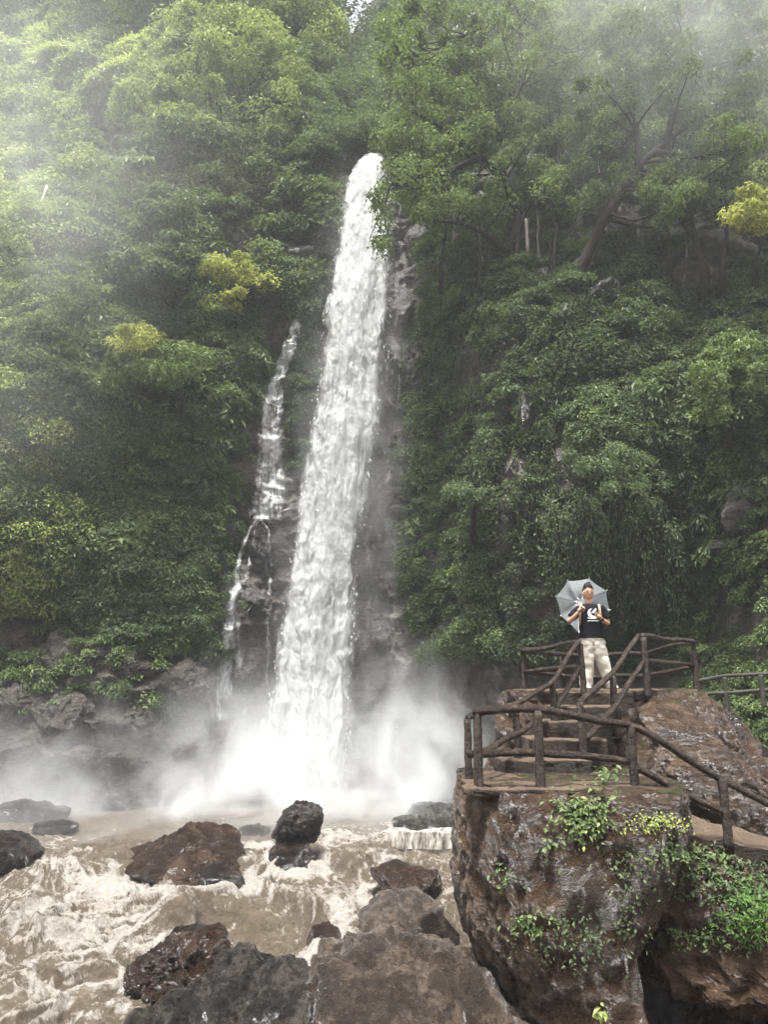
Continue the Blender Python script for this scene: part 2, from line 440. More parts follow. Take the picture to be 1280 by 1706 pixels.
# ------------------------------------------------------------------ falls
def fallmat(name, lo, hi, edge=1.0, fineness=1.0, white=(.66, .67, .67), shade=(.38, .38, .37)):
    k = NT(name)
    a = k.n('ShaderNodeAttribute', _attribute_name='u').outputs['Fac']
    sol = k.n('ShaderNodeAttribute', _attribute_name='solid').outputs['Fac']
    c = k.coord('Object', (1, .6, .16))
    n1 = k.noise(c, 2.2 * fineness, 8, .66, .4)
    n2 = k.noise(c, 9 * fineness, 6, .7)
    c2 = k.coord('Object', (1, .6, .42)); n3 = k.noise(c2, 1.6 * fineness, 7, .7, .5)
    mixn = k.math('ADD', k.math('MULTIPLY', n1, .5), k.math('ADD', k.math('MULTIPLY', n2, .25), k.math('MULTIPLY', n3, .25)))
    k.set(k.p.inputs['Base Color'], k.ramp(mixn, [(.38, shade), (.56, white)]))
    k.p.inputs['Roughness'].default_value = 1.0; k.p.inputs['Specular IOR Level'].default_value = .05
    al = k.math('MULTIPLY', k.math('SUBTRACT', k.math('ADD', sol, k.math('MULTIPLY', k.math('SUBTRACT', mixn, .5), 3.2)), lo), hi, True)
    k.bump(k.math('ADD', k.math('MULTIPLY', n3, 1.0), k.math('MULTIPLY', n2, .2)), .12, .15)
    tl = k.n('ShaderNodeBsdfTranslucent', Color=(*white, 1))
    m1 = k.n('ShaderNodeMixShader', Fac=.3, i1=k.p.outputs[0], i2=tl.outputs[0])
    tp = k.n('ShaderNodeBsdfTransparent')
    m2 = k.n('ShaderNodeMixShader', Fac=al, i1=tp.outputs[0], i2=m1.outputs[0])
    k.t.links.new(m2.outputs[0], k.out.inputs['Surface'])
    return k.m
FM = fallmat('falling_water', .0, 2.2, fineness=.7, white=(.55, .56, .555), shade=(.34, .345, .33))
FM2 = fallmat('thin_water', .42, 1.6, fineness=1.6)
fy = np.array([266, 278, 300, 400, 500, 600, 700, 800, 900, 1000, 1100, 1200, 1345.])
fl = np.array([606, 592, 579, 560, 543, 530, 519, 505, 490, 475, 458, 443, 420.])
fr = np.array([642, 644, 646, 655, 654, 648, 633, 616, 603, 596, 589, 583, 580.])
fY = np.array([37.2, 36.6, 35.9, 34.4, 33.7, 33.3, 33.1, 33.0, 32.9, 32.8, 32.7, 32.6, 32.4])
def unit_(a): return a / (np.linalg.norm(a, axis=-1, keepdims=True) + 1e-9)
def sheet(name, L, R, YD, ys, nu, nv, mat, dy=0, amp=.35, grow=0, bulge=.5, seed=0, fade=.25, soft=1.0, topfade=0, drape=None):
    v = np.linspace(ys[0], ys[-1], nv); u = np.linspace(0, 1, nu)
    U, Vv = np.meshgrid(u, v)
    l = np.interp(v, ys, L)[:, None] - grow; r = np.interp(v, ys, R)[:, None] + grow
    if grow == 0 and len(ys) > 9: l = l + 7 * fbm(np.stack([Vv * .012, Vv * 0, Vv * 0 + 3], -1), 3)[:, :1]; r = r + 8 * fbm(np.stack([Vv * .013, Vv * 0 + 9, Vv * 0], -1), 3)[:, :1]
    px = l + (r - l) * U
    P = at(px, Vv, np.interp(v, ys, YD)[:, None] + dy)
    edge = np.minimum(U, 1 - U) * 2
    n = fbm(P * np.array([1.5, 1, .30]) + seed, 3, 2.1, .5)
    cl_ = fbm(P * np.array([2.4, 1, 1.3]) + seed + 5, 3, 2, .5)
    if drape is not None:
        o_ = Vector((0, 0, CAMZ)); Dd = unit_(P - np.array([0, 0, CAMZ])); Rr = np.zeros(U.shape); last = 40.0
        for a_ in range(nv):
            for b_ in range(nu):
                h_ = BV.ray_cast(o_, Vector(Dd[a_, b_].tolist()))
                Rr[a_, b_] = h_[3] if h_[3] else last; last = Rr[a_, b_]
        for _ in range(4):
            Rr[1:-1] = np.minimum(Rr[1:-1], (Rr[:-2] + Rr[1:-1] + Rr[2:]) / 3); Rr[:, 1:-1] = (Rr[:, :-2] + Rr[:, 1:-1] + Rr[:, 2:]) / 3
        P = np.array([0, 0, CAMZ]) + Dd * (Rr - drape)[..., None]
    P[..., 1] -= bulge * np.sqrt(np.clip(1 - (2 * U - 1) ** 2, 0, 1)) + amp * (n + .3 * cl_) * (.35 + .65 * smooth(0, .4, edge))
    P[..., 0] += .10 * fbm(P * np.array([2, 1, .7]) + 50 + seed, 4) * (1 + (1 - edge))
    sol = smooth(0, fade, edge) * soft
    if grow == 0 and len(ys) > 9: sol = sol * (1 - .45 * smooth(.6, 1, U))
    if topfade: sol = sol * smooth(0, topfade, (Vv - ys[0]) / (ys[-1] - ys[0]))
    return mesh(name, P.reshape(-1, 3), gridF(nu, nv), mat, True, {'u': U.ravel(), 'solid': sol.ravel()})
wf = thing('waterfall', 'tall white main waterfall plunging down the middle of the cliff', 'waterfall')
link('water_curtain', sheet('curtain', fl, fr, fY, fy, 170, 1500, FM, amp=.24, fade=.55, soft=1.15), wf)
link('spray_veil', sheet('veil', fl, fr, fY, fy, 120, 900, FM2, dy=-.35, grow=16, seed=20, amp=.4, fade=1.0, soft=.60), wf)
# wind-blown veil on the right of the fall
ly = np.array([330, 450, 600, 800, 1000, 1250.])
link('spray_veil', sheet('veil2', np.array([640, 640, 630, 600, 580, 560]), np.array([672, 682, 690, 668, 640, 620]), np.full(6, 33.6), ly, 60, 600, FM2, seed=44, amp=.3, fade=.9, soft=.36, topfade=.1), wf)
# droplets thrown off the edges: small stretched beads
def beads(n, seed):
    r = np.random.RandomState(seed)
    py = 290 + 1010 * r.rand(n) ** .8
    side = r.rand(n) < .5
    l = np.interp(py, fy, fl); rr = np.interp(py, fy, fr)
    e = np.abs(r.normal(size=n)) * 5
    px = np.where(side, l - e + 8, rr + e - 8)
    mid = r.rand(n) < .35; px = np.where(mid, l + (rr - l) * r.rand(n), px)
    C = at(px, py, np.interp(py, fy, fY) - .3 - .7 * r.rand(n) - .3 * mid)
    a = .008 + .012 * r.rand(n) ** 2; h = a * (2 + 5 * r.rand(n))
    o = np.array([[1, 0, 0], [-.5, .87, 0], [-.5, -.87, 0], [0, 0, 1], [0, 0, -1]])
    V = C[:, None] + o[None] * np.stack([a, a, h], -1)[:, None]
    f = np.array([[0, 1, 3], [1, 2, 3], [2, 0, 3], [1, 0, 4], [2, 1, 4], [0, 2, 4]])
    F = (np.arange(n)[:, None, None] * 5 + f[None]).reshape(-1, 3)
    return V.reshape(-1, 3), F
M['drop'] = plain('water_drops', (.8, .81, .8), .3, var=.02)
bV, bF = beads(500, 3)
link('droplets', mesh('droplets', bV, bF, M['drop']), wf, kind='stuff')
# secondary cascade on the left
w2 = thing('side_cascade', 'thin side cascade spreading over dark rock left of the main fall', 'waterfall')
ty = np.array([538, 560, 600, 650, 700, 760, 820, 868.])
link('upper_trickle', sheet('trick', np.array([484, 474, 454, 432, 424, 418, 408, 400]), np.array([508, 507, 497, 484, 480, 486, 494, 488]),
     np.array([34.3, 34.1, 33.7, 33.4, 33.2, 33, 33, 32.8]), ty, 70, 420, FM2, amp=.15, bulge=.3, fade=.8, soft=.80, seed=60, drape=.5), w2)
for i, (pts, wd, so) in enumerate([([(440, 855), (418, 876), (402, 915), (394, 960), (386, 1010), (378, 1070), (372, 1140), (366, 1200)], [7, 8, 10, 14, 19, 24, 30, 36], .42),
                        ([(434, 862), (447, 884), (451, 930), (448, 985), (445, 1040)], [4, 4, 6, 8, 11], .42),
                        ([(486, 845), (460, 858), (436, 864), (420, 880)], [3, 4, 5, 4], .55),
                        ([(445, 1180), (447, 1100), (448, 1040), (450, 980)], [16, 13, 10, 6], .28), ([(405, 1190), (400, 1120), (398, 1040), (410, 960), (424, 880)], [20, 18, 14, 10, 5], .26),
                        ([(470, 985), (440, 1000), (415, 1012), (398, 1030)], [3, 4, 3, 3], .3)]):
    p = np.array(pts, float); ys = p[:, 1]
    if ys[0] > ys[-1]: p = p[::-1]; ys = p[:, 1]; wd = wd[::-1]
    wd = np.array(wd, float)
    ys = ys + np.arange(len(ys)) * 1e-3
    link('trickle', sheet('tr%d' % i, p[:, 0] - wd, p[:, 0] + wd, np.full(len(ys), 32.6 if i != 4 else 32.9), ys, 24, 260, FM2, amp=.06, bulge=.05, fade=1.0, soft=so + .36, seed=70 + i, drape=.32), w2)
w3 = thing('wet_rock_cascade', 'faint film of water over the pale rock right of the main fall', 'waterfall')
for i, (a, b) in enumerate([((655, 560, 690, 600), .3), ((650, 470, 700, 520), .3), ((636, 960, 672, 1050), .3)]):
    link('water_film', sheet('film%d' % i, np.array([a[0], a[0] - 6.]), np.array([a[2], a[2] - 2.]), np.array([34.2, 33.9]), np.array([a[1], a[3]], float), 40, 120, FM2, amp=.05, bulge=.02, fade=.9, soft=b + .1, drape=.08, seed=90 + i), w3)
# low ledge fall at the pool's right edge
w4 = thing('ledge_fall', 'short curtain of water pouring over the low ledge beside the railed boulder', 'waterfall')
yl = waterY(1412) - .1
link('water_curtain', sheet('ledge', np.array([648, 640, 636.]), np.array([775, 775, 775.]), np.array([yl + .5, yl + .1, yl]), np.array([1378, 1386, 1414.]), 160, 60, fallmat('ledge_water', .3, 1.8, fineness=2.5, white=(.5, .47, .42), shade=(.16, .12, .09)), amp=.14, bulge=.08, fade=.1, soft=.75, seed=101), w4)

# ------------------------------------------------------------------ mist at the foot of the fall
def mistbox(name, lo, hi, blobs, dens, nscale=.35, label=None, amp=1.6, thr=.42):
    c = (np.array(lo) + np.array(hi)) / 2; h = (np.array(hi) - np.array(lo)) / 2
    V = np.array([(x, y, z) for x in (-1, 1) for y in (-1, 1) for z in (-1, 1)]) * h
    F = np.array([(0, 1, 3, 2), (4, 6, 7, 5), (0, 4, 5, 1), (2, 3, 7, 6), (0, 2, 6, 4), (1, 5, 7, 3)])
    k = NT(name); k.t.nodes.remove(k.p)
    co = k.n('ShaderNodeNewGeometry').outputs['Position']
    nz = k.n('ShaderNodeTexNoise', Vector=k.n('ShaderNodeMapping', Vector=co, Scale=(1, 1, .8)).outputs[0], Scale=nscale, Detail=3, Roughness=.55, Distortion=.7).outputs[0]
    tot = None
    for (cx, cy_, cz, rx, ry, rz, a) in blobs:
        d = k.n('ShaderNodeVectorMath', _operation='SUBTRACT', i0=co, i1=(cx, cy_, cz)).outputs[0]
        d = k.n('ShaderNodeVectorMath', _operation='DIVIDE', i0=d, i1=(rx, ry, rz)).outputs[0]
        l2 = k.n('ShaderNodeVectorMath', _operation='DOT_PRODUCT', i0=d, i1=d).outputs['Value']
        e = k.math('MULTIPLY', k.math('POWER', 2.718, k.math('MULTIPLY', l2, -1.0)), a)
        tot = e if tot is None else k.math('ADD', tot, e)
    n2 = k.math('MULTIPLY', k.math('SUBTRACT', nz, thr), amp * 3, True)
    dn = k.math('MULTIPLY', k.math('MULTIPLY', k.math('SUBTRACT', tot, .06), n2, False), dens)
    dn = k.math('MAXIMUM', dn, 0)
    pv = k.n('ShaderNodeVolumePrincipled', Color=(.88, .89, .89, 1), Density=dn, Anisotropy=.1)
    k.t.links.new(pv.outputs[0], k.out.inputs['Volume'])
    me = mesh(name, V, F, k.m, False)
    k.m.cycles.volume_step_rate = 1.6
    return link(name, me, None, tuple(c), kind='stuff', label=label)
# ------------------------------------------------------------------ rocks
def icos(sub):
    import bmesh
    bm = bmesh.new(); bmesh.ops.create_icosphere(bm, subdivisions=sub, radius=1)
    V = np.array([v.co[:] for v in bm.verts]); F = np.array([[v.index for v in f.verts] for f in bm.faces]); bm.free()
    return V, F
_ico = {}
ROCKBV = {}
def rock(name, outline, Y, depth, mat, seed=0, sub=5, cuts=14, ztop=None, noise=.06, cutd=(.72, 1.0), back=1.0, lean=0.0, strata=.0, label=None, cat='boulder', group=None, bvh=False, hollow=None, flat=.62, lfreq=1.0):
    """closed boulder whose front outline is star-shaped; Y = distance of its middle, depth = half thickness"""
    if sub not in _ico: _ico[sub] = icos(sub)
    D, F = _ico[sub]
    r = np.random.RandomState(seed + 100)
    O = at([p[0] for p in outline], [p[1] for p in outline], Y)
    o2 = O[:, [0, 2]]; c = (o2.max(0) + o2.min(0)) / 2
    q = o2 - c
    th = np.linspace(-math.pi, math.pi, 721); rad = np.zeros(721)
    for i in range(len(q)):
        a, b = q[i], q[(i + 1) % len(q)]
        d = np.stack([np.cos(th), np.sin(th)], -1); e = b - a
        den = d[:, 0] * e[1] - d[:, 1] * e[0]; den = np.where(np.abs(den) < 1e-9, 1e-9, den)
        t = (a[0] * e[1] - a[1] * e[0]) / den; s = (a[0] * d[:, 1] - a[1] * d[:, 0]) / den
        ok = (t > 0) & (s >= -.001) & (s <= 1.001); rad = np.where(ok, np.maximum(rad, t), rad)
    R = np.interp(np.arctan2(D[:, 2], D[:, 0]), th, rad)
    cp = np.hypot(D[:, 0], D[:, 2])
    u = D[:, 0] / (cp + 1e-9); w_ = D[:, 2] / (cp + 1e-9)
    k = np.clip(cp, 0, 1) ** flat
    # cutting planes in unit space give the flat broken faces
    U = np.stack([u * k, np.sign(D[:, 1]) * np.abs(D[:, 1]) ** .8, w_ * k], -1)
    for _ in range(cuts):
        n = r.normal(size=3); n /= np.linalg.norm(n)
        if abs(n[1]) < .25: n[1] = -.5; n /= np.linalg.norm(n)
        dd = r.uniform(*cutd); e = U @ n - dd
        U = U - np.where(e > 0, e, 0)[:, None] * n * .93
    sc = R
    P = np.stack([U[:, 0] * sc, U[:, 1] * depth * np.where(U[:, 1] > 0, back, 1), U[:, 2] * sc], -1)
    P[:, 1] += lean * P[:, 2]
    size = float(np.median(rad))
    nn = P / (np.linalg.norm(P, axis=1)[:, None] + 1e-9)
    Q = P / size * 1.3 * lfreq + seed * 5.1
    d = fbm(Q, 5, 2.1, .5) * noise * 1.5 + (ridged(Q * 2.2 + 8, 6, 2.1, .62)) * noise * .6
    fc_ = np.sin(9 * fbm(Q * .8 + 31, 2)) ; d = d + np.sign(fc_) * np.abs(fc_) ** .35 * noise * .35 + fbm(Q * 9 + 3, 4, 2.2, .6) * noise * .30 - np.clip(ridged(Q * 1.3 + 61, 3) - 1.05, 0, 1) * noise * 2.2
    if strata:
        d = d + strata * ridged((P @ np.array([[.6, 0, .8], [0, 1, 0], [-.8, 0, .6]])) * np.array([.5, .8, 2.6]) + seed, 4, 2.1, .6)
    P = P + nn * (d * size)[:, None]
    W = P + np.array([c[0], Y, c[1]])
    if hollow is not None:
        for (hx, hy, hr, hd) in hollow:
            hc = at(hx, hy, Y)
            g = np.exp(-(((W[:, 0] - hc[0]) ** 2 + (W[:, 2] - hc[2]) ** 2) / hr ** 2) ** 1.5)
            W[:, 1] += np.where(D[:, 1] < .2, g * hd, 0)
    if ztop is not None:
        e = W[:, 2] - ztop
        W[:, 2] = np.where(e > 0, ztop + .06 * np.tanh(e) + .02 * fbm(W * 2.5, 4), W[:, 2])
    base = np.array([c[0], Y, W[:, 2].min()])
    me = mesh(name, W - base, F, mat)
    o = link(name, me, None, tuple(base), label=label, category=cat, group=group)
    if bvh: ROCKBV[name] = ROCKBV.get(name) or BVHTree.FromPolygons(W.tolist(), F.tolist())
    return o
def wy(py): return float(waterY(py))
B = M['boulder']; BD = M['boulder_dark']; BG = M['boulder_grey']; BB = M['boulder_big']
rock('river_boulder', [(180, 1462), (190, 1432), (258, 1394), (330, 1374), (374, 1378), (398, 1405), (412, 1442), (404, 1500), (300, 1505), (200, 1500)], wy(1466) + .6, 1.1, B, 3, 6, 16, cutd=(.6, .95),
     lean=.45, label='broad reddish brown boulder with sloping top in the middle of the rapids')
rock('river_boulder', [(332, 1475), (330, 1450), (350, 1440), (385, 1436), (405, 1450), (408, 1500), (360, 1500)], wy(1470) - .3, .35, BD, 5, 5, 10, label='small black rock at the right foot of the broad brown boulder')
rock('river_boulder', [(453, 1396), (462, 1374), (478, 1342), (490, 1326), (522, 1333), (535, 1352), (530, 1388), (522, 1414), (480, 1412), (456, 1410)], wy(1440) + .3, .75, BD, 11, 6, 18, cutd=(.55, .9), noise=.08,
     label='tall jagged dark rock standing upright in the rapids below the fall')
rock('river_boulder', [(450, 1420), (458, 1404), (490, 1398), (520, 1404), (534, 1428), (528, 1470), (480, 1480), (452, 1460)], wy(1443), .7, BD, 12, 5, 14, cutd=(.6, .9), label='squat black rock under the tall upright rock')
rock('river_boulder', [(-8, 1345), (2, 1334), (40, 1330), (75, 1338), (90, 1346), (112, 1346), (114, 1356), (100, 1372), (20, 1375), (0, 1365)], wy(1366), .7, BD, 21, 5, 14, label='low black rock near the left edge of the calm pool')
rock('river_boulder', [(-60, 1420), (-40, 1390), (0, 1384), (35, 1394), (62, 1420), (50, 1460), (-20, 1465)], wy(1440), .9, BD, 22, 5, 14, label='dark grey boulder cut by the left edge of the picture')
rock('river_boulder', [(118, 1338), (122, 1329), (138, 1328), (147, 1336), (140, 1348), (122, 1348)], wy(1342), .3, BD, 23, 4, 10, label='tiny black rock peeping from the pool, right of the low black rock')
rock('river_boulder', [(55, 1385), (60, 1370), (100, 1366), (130, 1372), (132, 1386), (90, 1396)], wy(1384), .4, BD, 24, 4, 10, label='flat dark rock awash with white water at left')
rock('river_boulder', [(385, 1392), (400, 1378), (430, 1373), (450, 1380), (452, 1402), (400, 1408)], wy(1396), .4, BD, 25, 5, 10, label='low dark rock between the broad boulder and the upright rock')
rock('river_boulder', [(614, 1460), (620, 1445), (650, 1438), (700, 1437), (728, 1455), (740, 1480), (720, 1510), (660, 1510), (625, 1490)], wy(1494) + .2, .9, B, 31, 6, 16, cutd=(.6, .9), label='rounded brown boulder behind the flat wet slab')
rock('river_boulder', [(553, 1532), (575, 1500), (610, 1472), (650, 1480), (700, 1500), (748, 1530), (752, 1600), (700, 1640), (620, 1630), (575, 1580)], wy(1560), 1.2, M['boulder_front'], 33, 6, 14, noise=.03, cutd=(.45, .8), ztop=None, lean=1.1,
     label='flat sloping wet slab awash with brown water')
rock('river_boulder', [(693, 1560), (705, 1535), (735, 1528), (765, 1560), (770, 1600), (730, 1620), (700, 1605)], 10.8, .5, BD, 35, 5, 14, cutd=(.6, .9), label='angular black rock between the flat slab and the big railed boulder')
rock('river_boulder', [(626, 1590), (640, 1568), (680, 1562), (697, 1585), (695, 1625), (640, 1630)], 10.4, .4, B, 36, 5, 12, label='small reddish rock behind the front grey boulder')
rock('river_boulder', [(510, 1568), (520, 1545), (548, 1538), (567, 1556), (566, 1595), (525, 1600)], wy(1585), .35, B, 37, 5, 12, label='small brown rock in white foam left of the flat slab')
rock('river_boulder', [(196, 1625), (215, 1598), (260, 1575), (300, 1550), (350, 1560), (375, 1590), (372, 1640), (310, 1680), (220, 1670)], 10.6, .8, B, 41, 6, 22, noise=.12, cutd=(.55, .9), label='broken reddish rock streaming with foam behind the front boulder')
rock('river_boulder', [(270, 1570), (290, 1548), (330, 1540), (352, 1560), (350, 1600), (290, 1600)], 11.6, .4, BD, 42, 5, 14, label='small dark rock just behind the broken reddish rock')
rock('pool_rock', [(640, 1385), (645, 1366), (690, 1360), (780, 1362), (800, 1400), (780, 1430), (650, 1420)], wy(1412) + .9, .85, BG, 43, 5, 10, cutd=(.55, .8), label='flat grey ledge rock under the short water curtain')
rock('pool_rock', [(672, 1366), (690, 1342), (730, 1336), (790, 1340), (800, 1380), (700, 1385)], wy(1366) + .6, 1.0, BG, 44, 5, 10, label='pale misty rock behind the ledge at the pool edge')
rock('front_boulder', [(240, 1720), (262, 1690), (305, 1650), (345, 1608), (372, 1578), (425, 1570), (492, 1574), (530, 1600), (560, 1625), (600, 1720), (610, 2050), (420, 2100), (240, 2000)], 9.0, 1.5, BG, 51, 7, 14, noise=.07, cutd=(.62, .95), strata=.05,
     label='large wet grey boulder with mossy left flank at the bottom of the picture', bvh=True)
rock('front_boulder', [(500, 1720), (535, 1618), (590, 1588), (660, 1585), (730, 1605), (800, 1650), (868, 1706), (900, 1850), (880, 2050), (650, 2100), (510, 2000)], 8.4, 1.3, M['boulder_front'], 53, 7, 12, noise=.055, cutd=(.65, .95), strata=.05,
     label='large smooth brown boulder beside the wet grey one at the bottom')
rock('river_boulder', [(750, 1610), (770, 1592), (810, 1588), (835, 1610), (840, 1680), (760, 1690)], 9.4, .5, BB, 55, 5, 12, label='small brown rock wedged against the foot of the railed boulder')
# the great boulder under the landing, the bank to its right, and the top rock
LZ, PZ = 3.16, 4.17          # landing and platform heights
rock('landing_boulder', [(785, 1250), (776, 1320), (770, 1390), (772, 1480), (792, 1560), (822, 1625), (885, 1690), (950, 1760), (1010, 1790), (1052, 1730), (1040, 1650), (1025, 1560), (1040, 1480), (1075, 1400), (1092, 1330), (1085, 1225), (900, 1190)],
     9.6, 1.7, BB, 61, 7, 12, ztop=LZ, noise=.036, cutd=(.75, 1.0), strata=.025, flat=.5, back=1.1, label='huge undercut brown boulder carrying the railed landing', bvh=True, lfreq=1.6)
rock('bank_boulder', [(950, 1330), (930, 1420), (985, 1520), (1050, 1585), (1130, 1605), (1200, 1665), (1310, 1700), (1440, 1680), (1480, 1470), (1320, 1440), (1200, 1408), (1120, 1390), (1050, 1345)],
     9.6, 1.62, BB, 63, 7, 12, noise=.07, cutd=(.7, 1.0), strata=.05, flat=.45, label='overhanging mossy rock bank below the path at right', bvh=True, lfreq=1.5)
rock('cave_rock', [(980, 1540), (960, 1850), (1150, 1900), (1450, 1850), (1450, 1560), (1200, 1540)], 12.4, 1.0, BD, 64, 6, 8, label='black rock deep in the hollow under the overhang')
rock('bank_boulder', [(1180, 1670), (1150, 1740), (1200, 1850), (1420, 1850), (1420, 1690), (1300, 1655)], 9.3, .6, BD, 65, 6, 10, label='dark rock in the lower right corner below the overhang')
rock('summit_boulder', [(845, 1300), (857, 1230), (864, 1150), (880, 1095), (960, 1080), (1110, 1090), (1166, 1158), (1215, 1200), (1262, 1260), (1330, 1340), (1360, 1500), (1200, 1560), (1000, 1540), (860, 1450)],
     13.0, 1.75, BB, 71, 7, 14, ztop=PZ, noise=.05, cutd=(.75, 1.0), strata=.04, flat=.5, back=1.1, label='big brown rock carrying the upper viewing platform', bvh=True, lfreq=1.4)
rock('side_boulder', [(1100, 1175), (1140, 1152), (1180, 1160), (1215, 1190), (1232, 1235), (1215, 1300), (1130, 1300)], 13.9, 1.1, BG, 73, 6, 12, label='grey rock shoulder right of the platform post', lfreq=1.3)
rock('side_boulder', [(1060, 1185), (1085, 1160), (1120, 1165), (1190, 1240), (1290, 1330), (1400, 1440), (1380, 1500), (1120, 1440), (1070, 1330)], 11.6, .8, BB, 75, 7, 8, noise=.03, strata=.03, label='smooth rock slope running down right behind the path', lfreq=1.2, bvh=True)
rock('side_boulder', [(1222, 1290), (1228, 1240), (1262, 1236), (1310, 1260), (1320, 1330), (1240, 1330)], 15.5, .8, BD, 76, 5, 12, label='dark boulder at the right edge below the far railing')
rock('side_boulder', [(1250, 1310), (1262, 1280), (1300, 1270), (1340, 1300), (1330, 1360), (1260, 1350)], 14.5, .6, BG, 77, 5, 12, label='grey boulder at the right edge in front of the dark one')

# ------------------------------------------------------------------ landing, steps, path
def slab(poly_xy, z0, z1, seed, rough=.03, n=26):
    """rough stone block: closed polygon (world x,y), top z1, bottom z0"""
    P = np.array(poly_xy, float); c = P.mean(0)
    per = []
    for i in range(len(P)):
        a, b = P[i], P[(i + 1) % len(P)]
        per += [a + (b - a) * t for t in np.arange(n) / n]
    per = np.array(per); m = len(per)
    V = []; rings = [(0.0, 0), (.35, 0), (.7, 0), (.93, 0), (1.0, .012), (1.01, .04)] + [(1.0, .04 + (z1 - z0 - .04) * t) for t in (.25, .5, .75, 1)]
    for s, dz in rings:
        q = c + (per - c) * s
        V.append(np.column_stack([q, np.full(m, z1 - dz)]))
    V = np.concatenate(V)
    d = fbm(V * 3.3 + seed, 4) * rough
    o = V - np.array([c[0], c[1], 0]); o[:, 2] = 0; o /= np.linalg.norm(o, axis=1)[:, None] + 1e-6
    sidef = np.repeat(np.array([0, 0, .0, .5, 1, 1.5, 1.8, 1.8, 1.8, 1.8]), m)
    V = V + o * (d * sidef)[:, None]; V[:, 2] += d * .6
    j = np.arange(m); F = []
    for k_ in range(len(rings) - 1):
        F.append(np.stack([k_ * m + j, (k_ + 1) * m + j, (k_ + 1) * m + (j + 1) % m, k_ * m + (j + 1) % m], -1))
    return V, np.concatenate(F)
stair = thing('stone_staircase', 'rough brown stone steps climbing from the landing to the upper platform', 'staircase', tuple(at(900, 1308, 9.6)))
def stair_piece(nm, poly, z0, z1, seed, rough=.03, mat=None):
    V, F = slab(poly, z0, z1, seed, rough)
    b = np.array(stair.location)
    return link(nm, mesh(nm, V - b, F, mat or M['step']), stair)
def gp(px, py_or_z, Y): return at(px, 1150, Y)[0]
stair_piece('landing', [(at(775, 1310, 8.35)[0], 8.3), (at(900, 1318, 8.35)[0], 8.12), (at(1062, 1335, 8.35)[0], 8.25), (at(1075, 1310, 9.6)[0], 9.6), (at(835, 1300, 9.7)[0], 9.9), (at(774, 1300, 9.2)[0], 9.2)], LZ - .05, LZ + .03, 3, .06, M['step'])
nst = 5
for i in range(nst):
    f = (i + 1) / nst
    z1 = LZ + (PZ - LZ) * f
    y0 = 9.55 + .50 * i
    cx = [908, 948, 965, 980, 1000][i]; hwid = [76, 62, 58, 56, 62][i]
    xl, xr = at(cx - hwid, 1200, y0)[0], at(cx + hwid, 1200, y0)[0]
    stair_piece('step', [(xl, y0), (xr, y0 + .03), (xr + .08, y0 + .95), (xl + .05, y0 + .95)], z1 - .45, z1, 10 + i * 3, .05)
V, F = slab([(at(862, 1150, 12)[0], 12.4), (at(965, 1150, 11.5)[0], 11.55), (at(1075, 1150, 11.6)[0], 11.65), (at(1160, 1150, 12.7)[0], 12.7), (at(1120, 1150, 14.3)[0], 14.4), (at(900, 1150, 14.3)[0], 14.4)], PZ - .14, PZ + .03, 40, .05)
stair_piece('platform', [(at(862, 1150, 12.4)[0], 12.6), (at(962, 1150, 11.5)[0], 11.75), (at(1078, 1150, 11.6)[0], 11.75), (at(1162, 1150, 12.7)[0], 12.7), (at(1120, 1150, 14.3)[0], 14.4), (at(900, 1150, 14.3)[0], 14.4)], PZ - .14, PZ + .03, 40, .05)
# worn path stepping down to the right behind the front rail
pathp = [(1030, 1338, 8.75), (1080, 1352, 8.75), (1130, 1386, 8.7), (1200, 1398, 8.6), (1280, 1418, 8.5), (1400, 1450, 8.4)]
a = np.array([at(*p) for p in pathp]); a = spline(a, 14)
wdt = np.linspace(0, 1, 14)
Pp = a[:, None] + np.array([.10, 1.1, .06])[None, None] * wdt[None, :, None]
Pp[..., 2] += fbm(Pp * 2.5, 4) * .05
Pl = Pp.copy(); Pl[..., 2] -= .5
pf = gridF(14, len(a))
m0 = MB(); m0.add(Pp.reshape(-1, 3), pf)
# skirt so that the path has a thickness
sk = np.concatenate([Pp[:, 0], Pl[:, 0]]); n_ = len(a); j = np.arange(n_ - 1)
m0.add(sk, np.stack([j, j + n_, j + n_ + 1, j + 1], -1))
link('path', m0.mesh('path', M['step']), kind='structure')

# ------------------------------------------------------------------ log railings
k = NT('wet_log'); c = k.coord('Object')
n1 = k.noise(c, 9, 8, .75); n2 = k.noise(c, 40, 5, .7)
k.set(k.p.inputs['Base Color'], k.ramp(n1, [(.34, (.006, .004, .003)), (.54, (.024, .014, .009)), (.72, (.14, .10, .075))]))
k.set(k.p.inputs['Roughness'], k.ramp(n2, [(.3, (.15,) * 3), (.7, (.5,) * 3)]))
k.p.inputs['Specular IOR Level'].default_value = .3
k.bump(k.math('ADD', n1, k.math('MULTIPLY', n2, .4)), 1.0, .05)
M['log'] = k.m
k = NT('mossy_log'); c = k.coord('Object'); n1 = k.noise(c, 4, 6, .7)
k.set(k.p.inputs['Base Color'], k.ramp(n1, [(.35, (.014, .011, .008)), (.6, (.030, .028, .018)), (.75, (.06, .062, .038))])); k.p.inputs['Roughness'].default_value = .8
M['log_old'] = k.m
